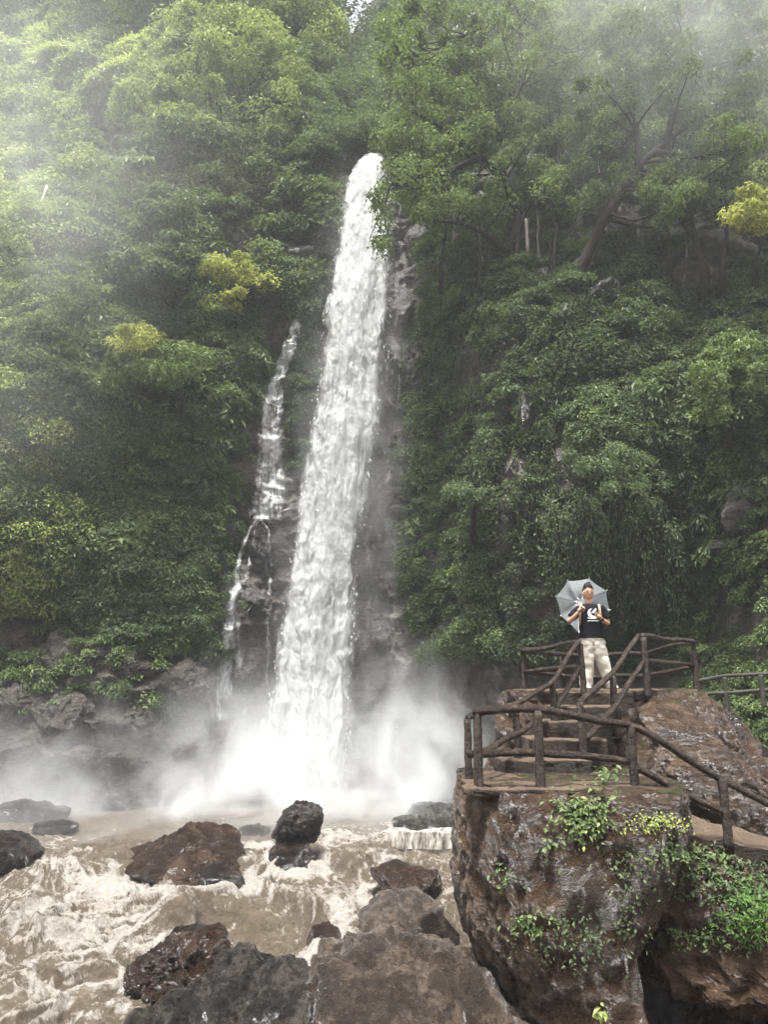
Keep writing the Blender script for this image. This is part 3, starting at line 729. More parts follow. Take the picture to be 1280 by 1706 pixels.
def railing(label, posts, rails, rad=.062, mat=None, name='log_railing'):
    """posts: (px_top, py_top, py_base, Y); rails: lists of (px, py, Y)"""
    b = at(posts[0][0], posts[0][2], posts[0][3])
    t = thing(name, label, 'railing', tuple(b))
    for i, (px, p0, p1, Y) in enumerate(posts):
        B0, T0 = at(px, p1, Y), at(px, p0, Y)
        B0 = np.array([T0[0], T0[1], B0[2] - .1])
        mb = MB(); P = np.linspace(B0, T0, 14)
        P[:, :2] += perlin(P * 1.3 + i)[:, None] * .018
        addtube(mb, P - b, rad * .72 * np.linspace(1.12, .95, 14), 12, .22, i * 3 + px)
        link('post', mb.mesh('post', mat or M['log']), t)
    for i, r in enumerate(rails):
        P = np.array([at(*q) for q in r]); P = np.concatenate([np.linspace(P[j], P[j + 1], 12)[:(12 if j == len(P) - 2 else 11)] for j in range(len(P) - 1)])
        # round the kinks a little
        for _ in range(2): P[1:-1] = (P[:-2] + 2 * P[1:-1] + P[2:]) / 4
        P = P + np.stack([perlin(P * 1.1 + i), perlin(P * 1.1 + 9 + i), perlin(P * 1.4 + 5 + i)], -1) * .03
        mb = MB(); addtube(mb, P - b, rad * .60 * np.linspace(1.08, .90, len(P)), 12, .24, i * 7 + r[0][0])
        link('rail', mb.mesh('rail', mat or M['log']), t)
    return t
railing('long dark log railing along the landing and down the path at right',
        [(796, 1186, 1308, 8.45), (896, 1184, 1318, 8.25), (1051, 1208, 1338, 8.5), (1204, 1296, 1396, 8.6), (1345, 1360, 1450, 8.6)],
        [[(790, 1185, 8.45), (896, 1181, 8.25), (1053, 1206, 8.5), (1200, 1296, 8.6), (1280, 1337, 8.6), (1360, 1372, 8.6)],
         [(778, 1256, 8.5), (896, 1252, 8.30), (1050, 1270, 8.5)],
         [(1056, 1276, 8.5), (1130, 1316, 8.55), (1210, 1354, 8.6)]], .068)
railing('log handrail on the left side of the stone steps',
        [(779, 1198, 1305, 8.95), (860, 1172, 1280, 9.9), (921, 1134, 1225, 10.8), (968, 1072, 1168, 11.5)],
        [[(779, 1196, 8.95), (800, 1190, 9.2), (862, 1172, 9.9), (921, 1135, 10.8), (968, 1068, 11.5)],
         [(800, 1252, 8.95), (862, 1222, 9.7), (915, 1186, 10.6)],
         [(926, 1182, 10.8), (968, 1110, 11.5)]], .062)
railing('log handrail on the right side of the stone steps',
        [(968, 1170, 1262, 9.7), (1021, 1128, 1215, 10.7), (1073, 1062, 1152, 11.6)],
        [[(965, 1170, 9.7), (1020, 1125, 10.7), (1064, 1059, 11.6)],
         [(978, 1230, 9.7), (1024, 1182, 10.6), (1073, 1102, 11.6)]], .066)
railing('dark log railing enclosing the upper platform behind the standing person',
        [(873, 1085, 1162, 13.0), (936, 1090, 1156, 14.0), (991, 1090, 1152, 14.2), (1155, 1070, 1152, 12.8)],
        [[(868, 1084, 13.0), (930, 1076, 12.2), (964, 1070, 11.5)], [(873, 1120, 13.0), (964, 1110, 11.6)],
         [(873, 1085, 13.0), (960, 1092, 14.2), (1073, 1088, 14.0), (1153, 1070, 12.8)], [(873, 1118, 13.0), (960, 1128, 14.2), (1073, 1126, 14.0), (1153, 1110, 12.8)],
         [(1070, 1060, 11.6), (1110, 1065, 12.2), (1158, 1069, 12.8)], [(1076, 1101, 11.6), (1155, 1108, 12.8)]], .066)
railing('faint mossy log railing along the far path at the right edge',
        [(1166, 1134, 1185, 19.5), (1208, 1128, 1176, 19.0), (1268, 1124, 1172, 18.6), (1330, 1122, 1170, 18.2)],
        [[(1160, 1136, 19.5), (1208, 1126, 19.0), (1280, 1122, 18.6), (1350, 1120, 18.2)], [(1160, 1158, 19.5), (1208, 1154, 19.0), (1280, 1150, 18.6), (1350, 1148, 18.2)]], .075, M['log_old'])
# ------------------------------------------------------------------ foliage
def unit(a): return a / (np.linalg.norm(a, axis=-1, keepdims=True) + 1e-9)
def leafquads(C, N, L, r, droop=.3, wid=.42, fold=.12, tdir=None):
    """one small folded leaf (a quad) per row of C; N = leaf normals, L = lengths"""
    n = len(C); L = np.broadcast_to(L, (n,)).copy() * r.uniform(.6, 1.3, n)
    T = r.normal(size=(n, 3)) if tdir is None else tdir + r.normal(size=(n, 3)) * .35
    T -= N * (T * N).sum(1, keepdims=True); T = unit(T); T[:, 2] -= droop; T = unit(T)
    Bv = unit(np.cross(N, T)); N2 = np.cross(T, Bv)
    l = L[:, None]; w_ = l * wid * .5
    V = np.stack([C, C + T * l * .45 + Bv * w_ + N2 * l * fold, C + T * l, C + T * l * .45 - Bv * w_ + N2 * l * fold], 1)
    return V.reshape(-1, 3), np.arange(n * 4).reshape(-1, 4)
def blob_leaves(C, R, cnt, r, outn=None, up=.7, flat=.75, fill=.55):
    """leaf base points + normals on the outer shells of blobs at C with radii R"""
    idx = np.repeat(np.arange(len(C)), cnt)
    d = unit(r.normal(size=(len(idx), 3)))
    bias = np.array([0, 0, up]) if outn is None else outn[idx] * .75 + np.array([0, 0, up])
    d = unit(d + bias)
    rad = R[idx] * (fill + (1 - fill) * r.rand(len(idx)) ** .5)
    # lumpy outline
    k_ = 1 + .35 * perlin(d * 2.1 + C[idx] * .7)
    off = d * (rad * k_)[:, None]; off[:, 2] *= flat
    N = unit(d * .7 + np.array([0, 0, .55]) + r.normal(size=d.shape) * .55)
    return C[idx] + off, N
def gather(parts, name, mat):
    n = 0; Vs, Fs = [], []
    for V, F in parts: Vs.append(V); Fs.append(F + n); n += len(V)
    return mesh(name, np.concatenate(Vs), np.concatenate(Fs), mat, False)

def surfgrid(px, py):
    """positions on the cliff mesh under pixels (by parameter, arrays)"""
    iu = np.clip((px + 500) / 2200 * (NU - 1), 0, NU - 1.001); iv = np.clip((py + 260) / 1740 * (NVV - 1), 0, NVV - 1.001)
    i0, j0 = iu.astype(int), iv.astype(int)
    P = Pc[j0, i0]
    du = Pc[j0, np.minimum(i0 + 4, NU - 1)] - P; dv = Pc[np.minimum(j0 + 4, NVV - 1), i0] - P
    N = unit(np.cross(dv, du)); N = np.where(N[:, 1:2] > 0, -N, N)
    return P, N
def inpoly(px, py, poly):
    res = np.zeros(len(px), bool); q = np.array(poly, float)
    for i in range(len(q)):
        (x0, y0), (x1, y1) = q[i], q[i - 1]
        c = ((y0 > py) != (y1 > py)) & (px < (x1 - x0) * (py - y0) / (y1 - y0 + 1e-9) + x0)
        res ^= c
    return res
# bare places: (cx, cy, rx, ry, strength)
BARE = [(235, 238, 62, 26, 1), (215, 282, 30, 10, .8), (470, 425, 90, 26, .85), (545, 380, 30, 60, .5), (688, 400, 26, 40, 1), (690, 430, 20, 70, 1), (668, 560, 34, 110, 1), (1205, 412, 85, 34, .9),
        (1245, 860, 50, 75, .7), (1000, 490, 60, 28, .4), (905, 460, 20, 25, .7), (640, 1020, 45, 110, 1), (660, 830, 30, 120, .7), (560, 900, 130, 500, .0),
        (80, 1130, 150, 110, .95), (280, 1200, 160, 110, 1), (60, 1260, 300, 70, 1), (420, 1000, 62, 260, .95), (450, 770, 50, 120, 1), (466, 620, 36, 110, 1), (500, 620, 22, 90, .5), (270, 500, 40, 14, .9), (320, 510, 60, 16, .7), (700, 1150, 120, 40, .8),
        (1010, 960, 120, 120, .96), (900, 900, 60, 160, .8), (800, 730, 60, 50, .6), (790, 660, 70, 40, .5), (880, 700, 40, 60, .4), (1240, 540, 40, 40, .4), (120, 180, 70, 20, .4), (370, 350, 150, 50, .72), (200, 330, 60, 50, .25)]
def bare(px, py):
    b = np.zeros(len(px))
    for cx, cy_, rx, ry, s in BARE:
        d = ((px - cx) / (rx + 14)) ** 2 + ((py - cy_) / (ry + 14)) ** 2
        b = np.maximum(b, s * (1 - smooth(.85, 1.2, d)))
    fc = np.interp(py, fy, (fl + fr) / 2); fw = np.interp(py, fy, (fr - fl) / 2)
    b = np.where((np.abs(px - fc) < fw + 6) & (py > 285), 1, b)
    return b
def mounds(name, label, poly, n, rpx, leaves, lpx, mat, seed, up=.7, droop=.3, lift=.35, wid=.42, flat=.8, dens=1.0, clump=0.0):
    r = np.random.RandomState(seed); q = np.array(poly, float)
    px = r.uniform(q[:, 0].min(), q[:, 0].max(), n * 6); py = r.uniform(q[:, 1].min(), q[:, 1].max(), n * 6)
    jx = px + r.normal(size=len(px)) * 12; jy = py + r.normal(size=len(px)) * 12
    ok = inpoly(jx, jy, poly) & (r.rand(len(px)) > bare(px, py) * dens); px, py = px[ok][:n], py[ok][:n]
    if clump:
        P_, _ = surfgrid(px, py); kk = fbm(P_ * .35 + seed, 3) > (r.rand(len(px)) - .5) * 1.2 - .35 + clump; px, py = px[kk], py[kk]
    P, N = surfgrid(px, py)
    dist = np.linalg.norm(P - np.array([0, 0, CAMZ]), axis=1)
    R = rpx * dist / FPX * r.uniform(.45, 1.5, len(px))
    C = P + N * (R * lift)[:, None]
    cnt = (leaves * r.uniform(.6, 1.4, len(px)) * (R / (rpx * dist / FPX)) ** 1.6).astype(int) + 6
    Q, NN = blob_leaves(C, R, cnt, r, N, up, flat)
    L = lpx * np.repeat(dist, cnt) / FPX
    V, F = leafquads(Q, NN, L, r, droop, wid)
    tone = np.clip(r.normal(size=len(px)) * .45 + fbm(P * .3 + seed, 2) * 1.1, -1, 1.3)
    return link(name, mesh(name, V, F, mat, False, {'tone': np.repeat(np.repeat(tone, cnt), 4)}), None, None, kind='stuff', label=label)
FR = [(-80, -60), (1400, -60), (1400, 1330), (-80, 1330)]
# far wood on the hilltop
mounds('forest', 'hazy dark wood on the hilltop at upper left', [(-120, -150), (520, -150), (530, 60), (420, 130), (260, 90), (130, 60), (60, 90), (-120, 100)], 520, 42, 246, 6.40, M['leaf_grey'], 1, lift=.9)
mounds('forest', 'wood closing the head of the gorge above the fall', [(440, -30), (540, 90), (590, 124), (650, 104), (705, 50), (760, 300), (690, 340), (600, 280), (520, 330), (470, 240)], 420, 30, 246, 6.00, M['leaf_grey'], 2, lift=.7)
mounds('forest', 'mid green wood on the upper right slope', [(640, -150), (1480, -150), (1480, 300), (1150, 290), (900, 300), (720, 320), (645, 60)], 620, 36, 217, 7.20, M['leaf_mid'], 3, lift=.7)
# bright slopes at left
mounds('grass', 'bright yellow green grass slope at upper left', [(-60, 95), (60, 80), (140, 55), (270, 100), (300, 210), (200, 215), (120, 175), (40, 165), (-60, 170)], 900, 15, 174, 10.40, M['grass'], 4, up=1.2, droop=.15, wid=.16)
mounds('undergrowth', 'pale bright green bushes on the left slope', [(-80, 160), (60, 175), (170, 240), (180, 330), (170, 440), (90, 560), (-80, 640)], 620, 26, 203, 7.20, M['leaf_bright'], 5, clump=.05)
mounds('undergrowth', 'mid green bushes filling the upper left slope', [(-80, 150), (320, 200), (560, 330), (540, 480), (400, 540), (-80, 620)], 900, 24, 188, 7.20, M['leaf_mid'], 6)
# left wall
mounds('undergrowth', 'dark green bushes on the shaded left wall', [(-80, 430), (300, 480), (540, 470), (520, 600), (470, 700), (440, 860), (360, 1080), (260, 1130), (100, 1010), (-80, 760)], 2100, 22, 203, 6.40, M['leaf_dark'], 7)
mounds('undergrowth', 'lighter leafy bushes hanging over the left wall', [(120, 560), (360, 540), (380, 660), (300, 800), (440, 830), (430, 940), (330, 1010), (180, 960), (110, 820)], 560, 24, 174, 8.00, M['leaf_mid'], 8, clump=.12)
mounds('undergrowth', 'bright green bushes at the left edge halfway down', [(-80, 600), (60, 640), (110, 760), (150, 900), (110, 1010), (-80, 1060)], 420, 24, 217, 6.40, M['leaf_bright'], 9, clump=.0)
mounds('ivy', 'fine ivy carpet low on the left wall', [(100, 930), (300, 980), (400, 700), (470, 500), (540, 480), (545, 560), (420, 700), (400, 940), (350, 1130), (150, 1110)], 900, 13, 108, 4.80, M['leaf_mid'], 10, dens=.8)
mounds('ivy', 'ivy strip between the side cascade and the main fall', [(505, 510), (535, 520), (520, 640), (505, 780), (480, 790), (488, 640)], 150, 12, 116, 4.80, M['leaf_dark'], 11, dens=.0)
# right wall
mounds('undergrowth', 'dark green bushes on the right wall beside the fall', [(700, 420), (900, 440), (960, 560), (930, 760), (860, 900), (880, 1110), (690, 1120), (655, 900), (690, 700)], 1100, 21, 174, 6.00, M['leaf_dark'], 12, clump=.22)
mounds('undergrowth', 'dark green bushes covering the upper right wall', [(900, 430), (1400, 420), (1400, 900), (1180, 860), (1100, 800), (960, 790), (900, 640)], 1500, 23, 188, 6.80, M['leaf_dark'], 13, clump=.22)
mounds('undergrowth', 'lighter leafy bushes on the right wall', [(680, 480), (780, 440), (900, 560), (760, 700), (700, 900), (860, 930), (840, 1090), (690, 1100)], 260, 22, 159, 7.20, M['leaf_mid'], 14, clump=.5)
mounds('undergrowth', 'lighter green bushes near the right edge', [(980, 700), (1100, 560), (1400, 480), (1400, 800), (1200, 860), (1090, 820), (960, 800)], 420, 24, 159, 8.00, M['leaf_mid'], 15, clump=.42)
mounds('ivy', 'fine ivy carpet on the right wall above the far railing', [(1120, 780), (1400, 760), (1400, 1330), (1200, 1330), (1140, 1150)], 1100, 16, 123, 6.40, M['leaf_mid'], 16, dens=.75)
mounds('ivy', 'bright bushes on the ledge at the right edge', [(1110, 330), (1400, 280), (1400, 430), (1230, 420), (1150, 395)], 130, 20, 174, 7.20, M['leaf_bright'], 17, dens=.2)
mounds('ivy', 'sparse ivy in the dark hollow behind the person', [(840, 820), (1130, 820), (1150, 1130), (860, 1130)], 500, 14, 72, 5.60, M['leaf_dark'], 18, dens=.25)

# ------------------------------------------------------------------ single trees and shrubs
def ctree(name, label, trunks, crowns, leaf, lpx=9, rad=.16, rclump=26, per=110, seed=0, cat='tree', group=None, bark='bark', limbs=.6, droop=.35, dY=1.0, spread=None, tips=True, wid=.42):
    """trunks: polylines [(px,py,Y),...] first one starts at the foot; crowns: (px,py,rx,ry,Y,n)"""
    r = np.random.RandomState(seed + 500)
    foot = at(*trunks[0][0])
    h, _n = surf(trunks[0][0][0], trunks[0][0][1])
    t = thing(name, label, cat, tuple(foot), group)
    mb = MB(); nodes = []; nrad = []
    for i, tr in enumerate(trunks):
        P = spline([at(*q) for q in tr], 7)
        L_ = len(P); r0 = rad * (1 if i == 0 else .6)
        R = r0 * np.linspace(1, .3, L_)
        if i == 0: R[0] *= 1.35; P = np.vstack([P[0] + np.array([0, .5, -1.2]), P]); R = np.concatenate([[R[0] * 1.2], R])
        P = P + np.stack([perlin(P * .9 + 3), perlin(P * .9 + 8), 0 * P[:, 0]], -1) * .18 * np.linspace(0, 1, len(P))[:, None]
        addtube(mb, P - foot, R, 8, .15, seed + i)
        nodes.append(P[max(1, len(P) // 3):]); nrad.append(R[max(1, len(P) // 3):])
    nodes = np.concatenate(nodes); nrad = np.concatenate(nrad)
    Cs, Rs = [], []
    for (cx, cy_, rx, ry, Y, n) in crowns:
        a = r.rand(n) * 6.283; q = np.sqrt(r.rand(n))
        Yj = Y + r.normal(size=n) * dY
        Cs.append(at(cx + rx * q * np.cos(a), cy_ + ry * q * np.sin(a), Yj)); Rs.append(rclump * Y / FPX * r.uniform(.6, 1.35, n) * 1.1)
    Cs = np.concatenate(Cs); Rs = np.concatenate(Rs)
    for j in range(len(Cs)):
        if r.rand() > limbs: continue
        dd = np.linalg.norm((nodes - Cs[j]) * np.array([1, 1, .8]), axis=1) + np.where(nodes[:, 2] > Cs[j][2] + .5, 3.0, 0)
        k_ = np.argmin(dd); a = nodes[k_]
        mid = a * .5 + Cs[j] * .5 + np.array([0, 0, -.12 * dd[k_]]) + r.normal(size=3) * .08 * dd[k_]
        P = spline([a, mid, Cs[j]], 5)
        addtube(mb, P - foot, min(nrad[k_] * .55, .05 + .012 * dd[k_]) * np.linspace(1, .25, len(P)), 5, .1, j, cap=False)
    link('trunk', mb.mesh('trunk', M[bark]), t)
    cnt = (per * 1.4 * r.uniform(.6, 1.4, len(Cs))).astype(int); lpx *= .82
    Q, N = blob_leaves(Cs, Rs, cnt, r, None, .35, .7, .35)
    d = np.repeat(np.linalg.norm(Cs - np.array([0, 0, CAMZ]), axis=1), cnt)
    V, F = leafquads(Q - foot, N, lpx * d / FPX, r, droop, wid)
    link('crown', mesh('crown', V, F, M[leaf], False, {'tone': np.repeat(np.repeat(np.clip(r.normal(size=len(Cs)) * .4, -1, 1), cnt), 4)}), t)
    return t
ctree('tree', 'spreading bright green tree on the slope up and left of the fall', [[(352, 300, 38.5), (360, 230, 39), (385, 190, 39.5), (392, 120, 40), (370, 60, 40)], [(385, 190, 39.5), (340, 150, 39), (330, 80, 39)], [(390, 180, 39.5), (410, 150, 39.2), (440, 110, 39)]],
      [(370, 110, 110, 100, 39.5, 60), (440, 150, 70, 90, 39.5, 34), (310, 130, 70, 90, 39, 30), (380, 40, 120, 50, 40.5, 30), (470, 200, 40, 40, 39.5, 8)], 'leaf_bright', 8, .22, 25, 150, 1, dY=1.6)
ctree('tree', 'slender bright green tree leaning left beside the spreading one', [[(308, 300, 37.5), (303, 250, 37.6), (292, 215, 37.8), (250, 190, 38)], [(303, 250, 37.6), (320, 215, 37.6)]],
      [(250, 190, 60, 45, 37.8, 26), (320, 230, 50, 50, 37.8, 16), (240, 140, 50, 40, 38.5, 14)], 'leaf_bright', 8, .13, 22, 130, 2)
ctree('tree', 'tall feathery pale green tree left of the gorge head', [[(505, 270, 43), (500, 180, 44), (480, 60, 45)], [(500, 160, 44), (530, 80, 44)]],
      [(490, 40, 70, 90, 45, 46), (520, 130, 50, 80, 44, 34)], 'leaf_bright', 8, .2, 26, 140, 3, dY=1.5)
ctree('tree', 'dark hazy tree standing behind the lip of the fall', [[(560, 290, 40), (552, 220, 41), (556, 120, 43)]], [(555, 180, 50, 80, 42, 40), (540, 260, 40, 36, 40, 16), (610, 215, 40, 45, 44, 18)], 'leaf_grey', 7, .16, 22, 130, 4)
ctree('tree', 'airy tree against the patch of white sky', [[(545, 110, 52), (550, 60, 53), (560, 10, 54)], [(550, 70, 53), (585, 55, 53)]], [(535, 30, 22, 40, 53, 8), (600, 86, 45, 14, 53, 8), (575, 44, 12, 8, 53, 1), (640, 20, 10, 30, 53, 5)], 'leaf_grey', 7, .16, 18, 90, 5)
for i, (x, y, s, lab) in enumerate([(40, 70, 60, 'hazy dark tree in the upper left corner'), (130, 45, 40, 'hazy grey tree second from the upper left corner'), (215, 40, 50, 'hazy dark tree above the bright grass slope')]):
    ctree('tree', lab, [[(x, y + s, 56), (x - 3, y, 57), (x, y - s, 58)]], [(x, y - 10, s, s, 57, 26)], 'leaf_grey', 7, .2, 24, 130, 20 + i, group='trees on the left hilltop')
# the big dark-limbed trees on the right ledge
ctree('tree', 'large dark limbed tree whose crown overhangs the right of the fall', [[(852, 500, 29.5), (850, 420, 29.3), (862, 370, 29.2), (842, 300, 29.2), (828, 230, 29.5), (800, 160, 30), (780, 60, 30.5)],
      [(858, 385, 29.2), (890, 345, 29.0), (925, 310, 29.0), (930, 200, 29.5), (920, 90, 30)], [(842, 300, 29.2), (800, 260, 28.6), (740, 215, 28.0), (690, 190, 27.5)], [(830, 240, 29.4), (850, 190, 29.2), (870, 120, 29.5), (860, 20, 30)],
      [(800, 262, 28.6), (730, 290, 27.6), (660, 300, 27.0), (636, 350, 26.8)], [(848, 420, 29.2), (790, 380, 28.4), (730, 370, 28)]],
      [(720, 80, 90, 90, 29.5, 52), (840, 80, 110, 90, 30, 62), (700, 210, 70, 70, 28.2, 36), (800, 210, 80, 70, 29, 36), (900, 170, 60, 80, 29.5, 32), (720, 320, 60, 50, 27.8, 24), (800, 340, 50, 50, 28.4, 14), (636, 345, 12, 36, 26.8, 5), (636, 405, 12, 18, 26.8, 4), (655, 270, 22, 60, 27.5, 9), (960, 60, 60, 70, 30, 24), (665, 70, 34, 50, 30, 16)],
      'leaf_mid', 8, .26, 22, 90, 31, limbs=.6, dY=1.3)
ctree('tree', 'large leaning dark tree branching up to the right above the person', [[(948, 545, 27.5), (958, 480, 27.4), (985, 410, 27.2), (1020, 345, 27.0), (1065, 280, 27), (1110, 235, 27.2), (1170, 190, 27.5)],
      [(985, 410, 27.2), (1000, 372, 27.2), (1012, 330, 27.2)], [(1065, 280, 27), (1060, 200, 27.4), (1040, 90, 28)], [(1110, 235, 27.2), (1130, 160, 27.5), (1140, 60, 28)], [(1090, 255, 27), (1160, 260, 26.8), (1230, 250, 26.6)]],
      [(1080, 90, 100, 90, 28, 54), (1180, 140, 80, 80, 27.6, 44), (1230, 240, 55, 50, 26.8, 22), (1240, 50, 70, 70, 28, 30), (1010, 180, 60, 80, 27.8, 24), (1120, 300, 60, 40, 27, 16), (1190, 310, 50, 35, 26.8, 14), (980, 310, 40, 40, 27.5, 8)],
      'leaf_grey', 8.5, .28, 22, 88, 32, limbs=.5, dY=1.2)
ctree('tree', 'straight thin dark tree between the two large right hand trees', [[(930, 560, 28), (922, 470, 28), (926, 390, 28.2), (918, 320, 28.4)], [(922, 470, 28), (915, 400, 27.8)]], [(922, 300, 40, 40, 28.4, 14)], 'leaf_mid', 8, .13, 22, 110, 33)
ctree('tree', 'stout pale trunked tree behind the leaning dark tree', [[(1020, 460, 29.5), (1010, 400, 29.6), (1003, 320, 29.8), (998, 240, 30)]], [(998, 230, 40, 60, 30, 18)], 'leaf_grey', 8, .2, 22, 110, 34, bark='bark_pale')
ctree('tree', 'thin pale trunk right of the leaning dark tree', [[(1066, 400, 29), (1060, 340, 29), (1050, 255, 29.2)]], [(1048, 240, 30, 40, 29.3, 9)], 'leaf_mid', 8, .09, 22, 110, 35, bark='bark_pale')
ctree('tree', 'dark tree on the pale rock ledge near the right edge', [[(1176, 450, 26.5), (1160, 400, 26.5), (1152, 345, 26.6), (1150, 280, 27)], [(1160, 400, 26.5), (1120, 350, 26.6)]], [(1150, 300, 60, 40, 26.8, 22), (1100, 350, 30, 25, 26.6, 8)], 'leaf_mid', 8, .14, 22, 110, 36)
ctree('tree', 'thin dark tree left of the pale rock ledge', [[(1118, 430, 27), (1114, 380, 27), (1110, 320, 27.2)]], [(1110, 320, 30, 30, 27, 10)], 'leaf_mid', 8, .09, 22, 110, 37)
for i, (q, lab) in enumerate([([(880, 420, 28.6), (877, 365, 28.6)], 'short white snag between the dark trunks'), ([(463, 300, 38), (461, 262, 38)], 'pale bare stump beside the crown of the spreading tree'), ([(54, 460, 33), (60, 370, 33.5), (78, 310, 34)], 'thin pale bare trunk on the left slope')]):
    b = at(*q[0]); t = thing('dead_trunk', lab, 'dead tree', tuple(b)); mb = MB(); addtube(mb, spline([at(*k_) for k_ in q], 6) - b, .075, 7, .3, i); link('trunk', mb.mesh('trunk', M['bark_pale']), t)
# shrubs
S_ = lambda name, lab, foot, crowns, leaf, lpx, rc, per, seed, **k_: ctree(name, lab, [[foot, (foot[0] + 3, foot[1] - 18, foot[2] - .3), (foot[0] - 2, foot[1] - 40, foot[2] - .4)]], crowns, leaf, lpx, .07, rc, per, seed, 'shrub', **k_)
S_('shrub', 'yellow green shrub on the ledge left of the fall', (392, 520, 33.8), [(385, 455, 46, 28, 33.2, 15), (450, 468, 16, 8, 33.3, 3), (372, 500, 36, 20, 33.2, 6)], 'leaf_yellow', 8, 17, 120, 41)
S_('shrub', 'dark broad leaved tree with a tall narrow crown left of the yellow shrub', (270, 480, 32.6), [(275, 345, 40, 32, 32, 14), (245, 410, 55, 45, 32, 26), (290, 440, 40, 40, 31.8, 18)], 'leaf_dark', 11, 22, 110, 42)
S_('shrub', 'shrub with yellow green top jutting from the left wall', (215, 640, 30.4), [(210, 562, 55, 20, 29.4, 16)], 'leaf_yellow', 8, 17, 110, 43)
S_('shrub', 'glossy mid green shrub hanging below the yellow topped one', (300, 690, 30.8), [(290, 605, 65, 35, 29.8, 26), (180, 620, 50, 30, 29.6, 16)], 'leaf_mid', 10, 20, 110, 44)
S_('shrub', 'brown half dead shrub right of the slender bright tree', (420, 400, 37), [(400, 330, 70, 45, 36.4, 34), (470, 360, 50, 40, 36.3, 22)], 'leaf_brown', 6, 18, 60, 45, limbs=1, bark='twig')
S_('shrub', 'brown twiggy thicket on the rock face above the dark broad leaved tree', (330, 330, 36), [(290, 310, 50, 30, 35.4, 20), (200, 320, 60, 40, 35, 20)], 'leaf_brown', 6, 18, 60, 46, limbs=1, bark='twig')
S_('shrub', 'pale leaved shrub jutting from the right wall over the hollow', (1010, 820, 24.4), [(1010, 765, 60, 24, 23.6, 18), (1060, 800, 50, 30, 23.8, 12)], 'leaf_grey', 9, 20, 110, 47)
S_('shrub', 'small pale shrub below the dark rock face right of the fall', (790, 850, 26.6), [(785, 820, 34, 14, 26, 9)], 'leaf_grey', 9, 17, 100, 48)
S_('shrub', 'bright shrub at the right edge beside the pale ledge', (1262, 430, 25.5), [(1255, 355, 40, 35, 25, 18)], 'leaf_yellow', 9, 22, 120, 49)
S_('shrub', 'mid green shrub high on the right wall near the edge', (1220, 680, 22.8), [(1225, 610, 60, 40, 22, 22), (1190, 670, 40, 30, 22, 10)], 'leaf_mid', 11, 22, 110, 50)
S_('shrub', 'feathery shrub at the left edge of the upper slope', (40, 420, 33.5), [(40, 370, 60, 50, 32.8, 22)], 'leaf_bright', 8, 24, 120, 51)
S_('shrub', 'drooping pale green shrub on the left slope below the feathery one', (110, 560, 32), [(100, 490, 60, 50, 31.2, 26)], 'leaf_grey', 9, 24, 120, 52)
# vines hanging into the hollow behind the person
r = np.random.RandomState(9)
for i in range(34):
    x0 = 905 + 230 * (i + r.rand()) / 34; y0 = 815 + r.rand() * 60 + .25 * abs(x0 - 1010); x1 = 890 + (x0 - 890) * 1.05 + r.normal() * 8; y1 = 960 + r.rand() * 110
    Y0 = 23.8 + r.rand() * .8
    A = V3(x0, y0, Y0)
    h = surf(x0, y0)[0]
    if h is not None and h.y < Y0 + .5: Y0 = h.y - .15
    a = at(x0, y0, Y0); bz = at(x1, y1, Y0 + 1.2)
    P = spline([a + np.array([0, .8, .4]), a, a * .5 + bz * .5 + r.normal(size=3) * .15 + np.array([0, -.2, 0]), bz], 10)
    t = thing('hanging_vine', 'leafy vine hanging in the dark hollow behind the standing person', 'vine', tuple(a), 'vines hanging into the dark hollow')
    mb = MB(); addtube(mb, P - a, .03, 5, .3, i, cap=False)
    link('stem', mb.mesh('stem', M['bark']), t)
    n = int(60 + 160 * r.rand()); q = P[(r.rand(n) ** 1.2 * (len(P) - 1)).astype(int)] - a + r.normal(size=(n, 3)) * np.array([.07, .07, .12])
    V, F = leafquads(q, unit(r.normal(size=(n, 3)) + np.array([0, -1, .8])), .13, r, .6)
    link('foliage', mesh('foliage', V, F, M['leaf_mid'] if i % 3 == 0 else M['leaf_dark'], False), t)
for i, (q, lab) in enumerate([([(930, 700, 24.6), (905, 780, 24.4), (880, 880, 24.6), (865, 1010, 25.5)], 'long bare root descending left of the hollow'), ([(905, 560, 26.5), (890, 690, 25.4), (840, 800, 25.6)], 'pale root running down the wall below the thin dark tree'), ([(1150, 760, 23.4), (1105, 880, 23), (1128, 980, 23.2), (1140, 1060, 23.6)], 'curved root framing the right side of the hollow'), ([(920, 850, 24.6), (945, 930, 24.4), (960, 965, 24.6)], 'dark root hanging just left of the umbrella')]):
    a = at(*q[0]); t = thing('hanging_root', lab, 'root', tuple(a)); mb = MB(); qs = spline([(k_[0], k_[1], 0) for k_ in q], 8); P = []
    for u_, v_, _0 in qs:
        h_ = surf(u_, v_)[0]; P.append(at(u_, v_, (h_.y if h_ is not None else 26) - .5))
    P = np.array(P)
    for _ in range(3): P[1:-1] = (P[:-2] + P[1:-1] + P[2:]) / 3
    addtube(mb, P - a, .06 * np.linspace(1, .5, len(P)), 7, .3, i); link('root', mb.mesh('root', M['bark']), t)

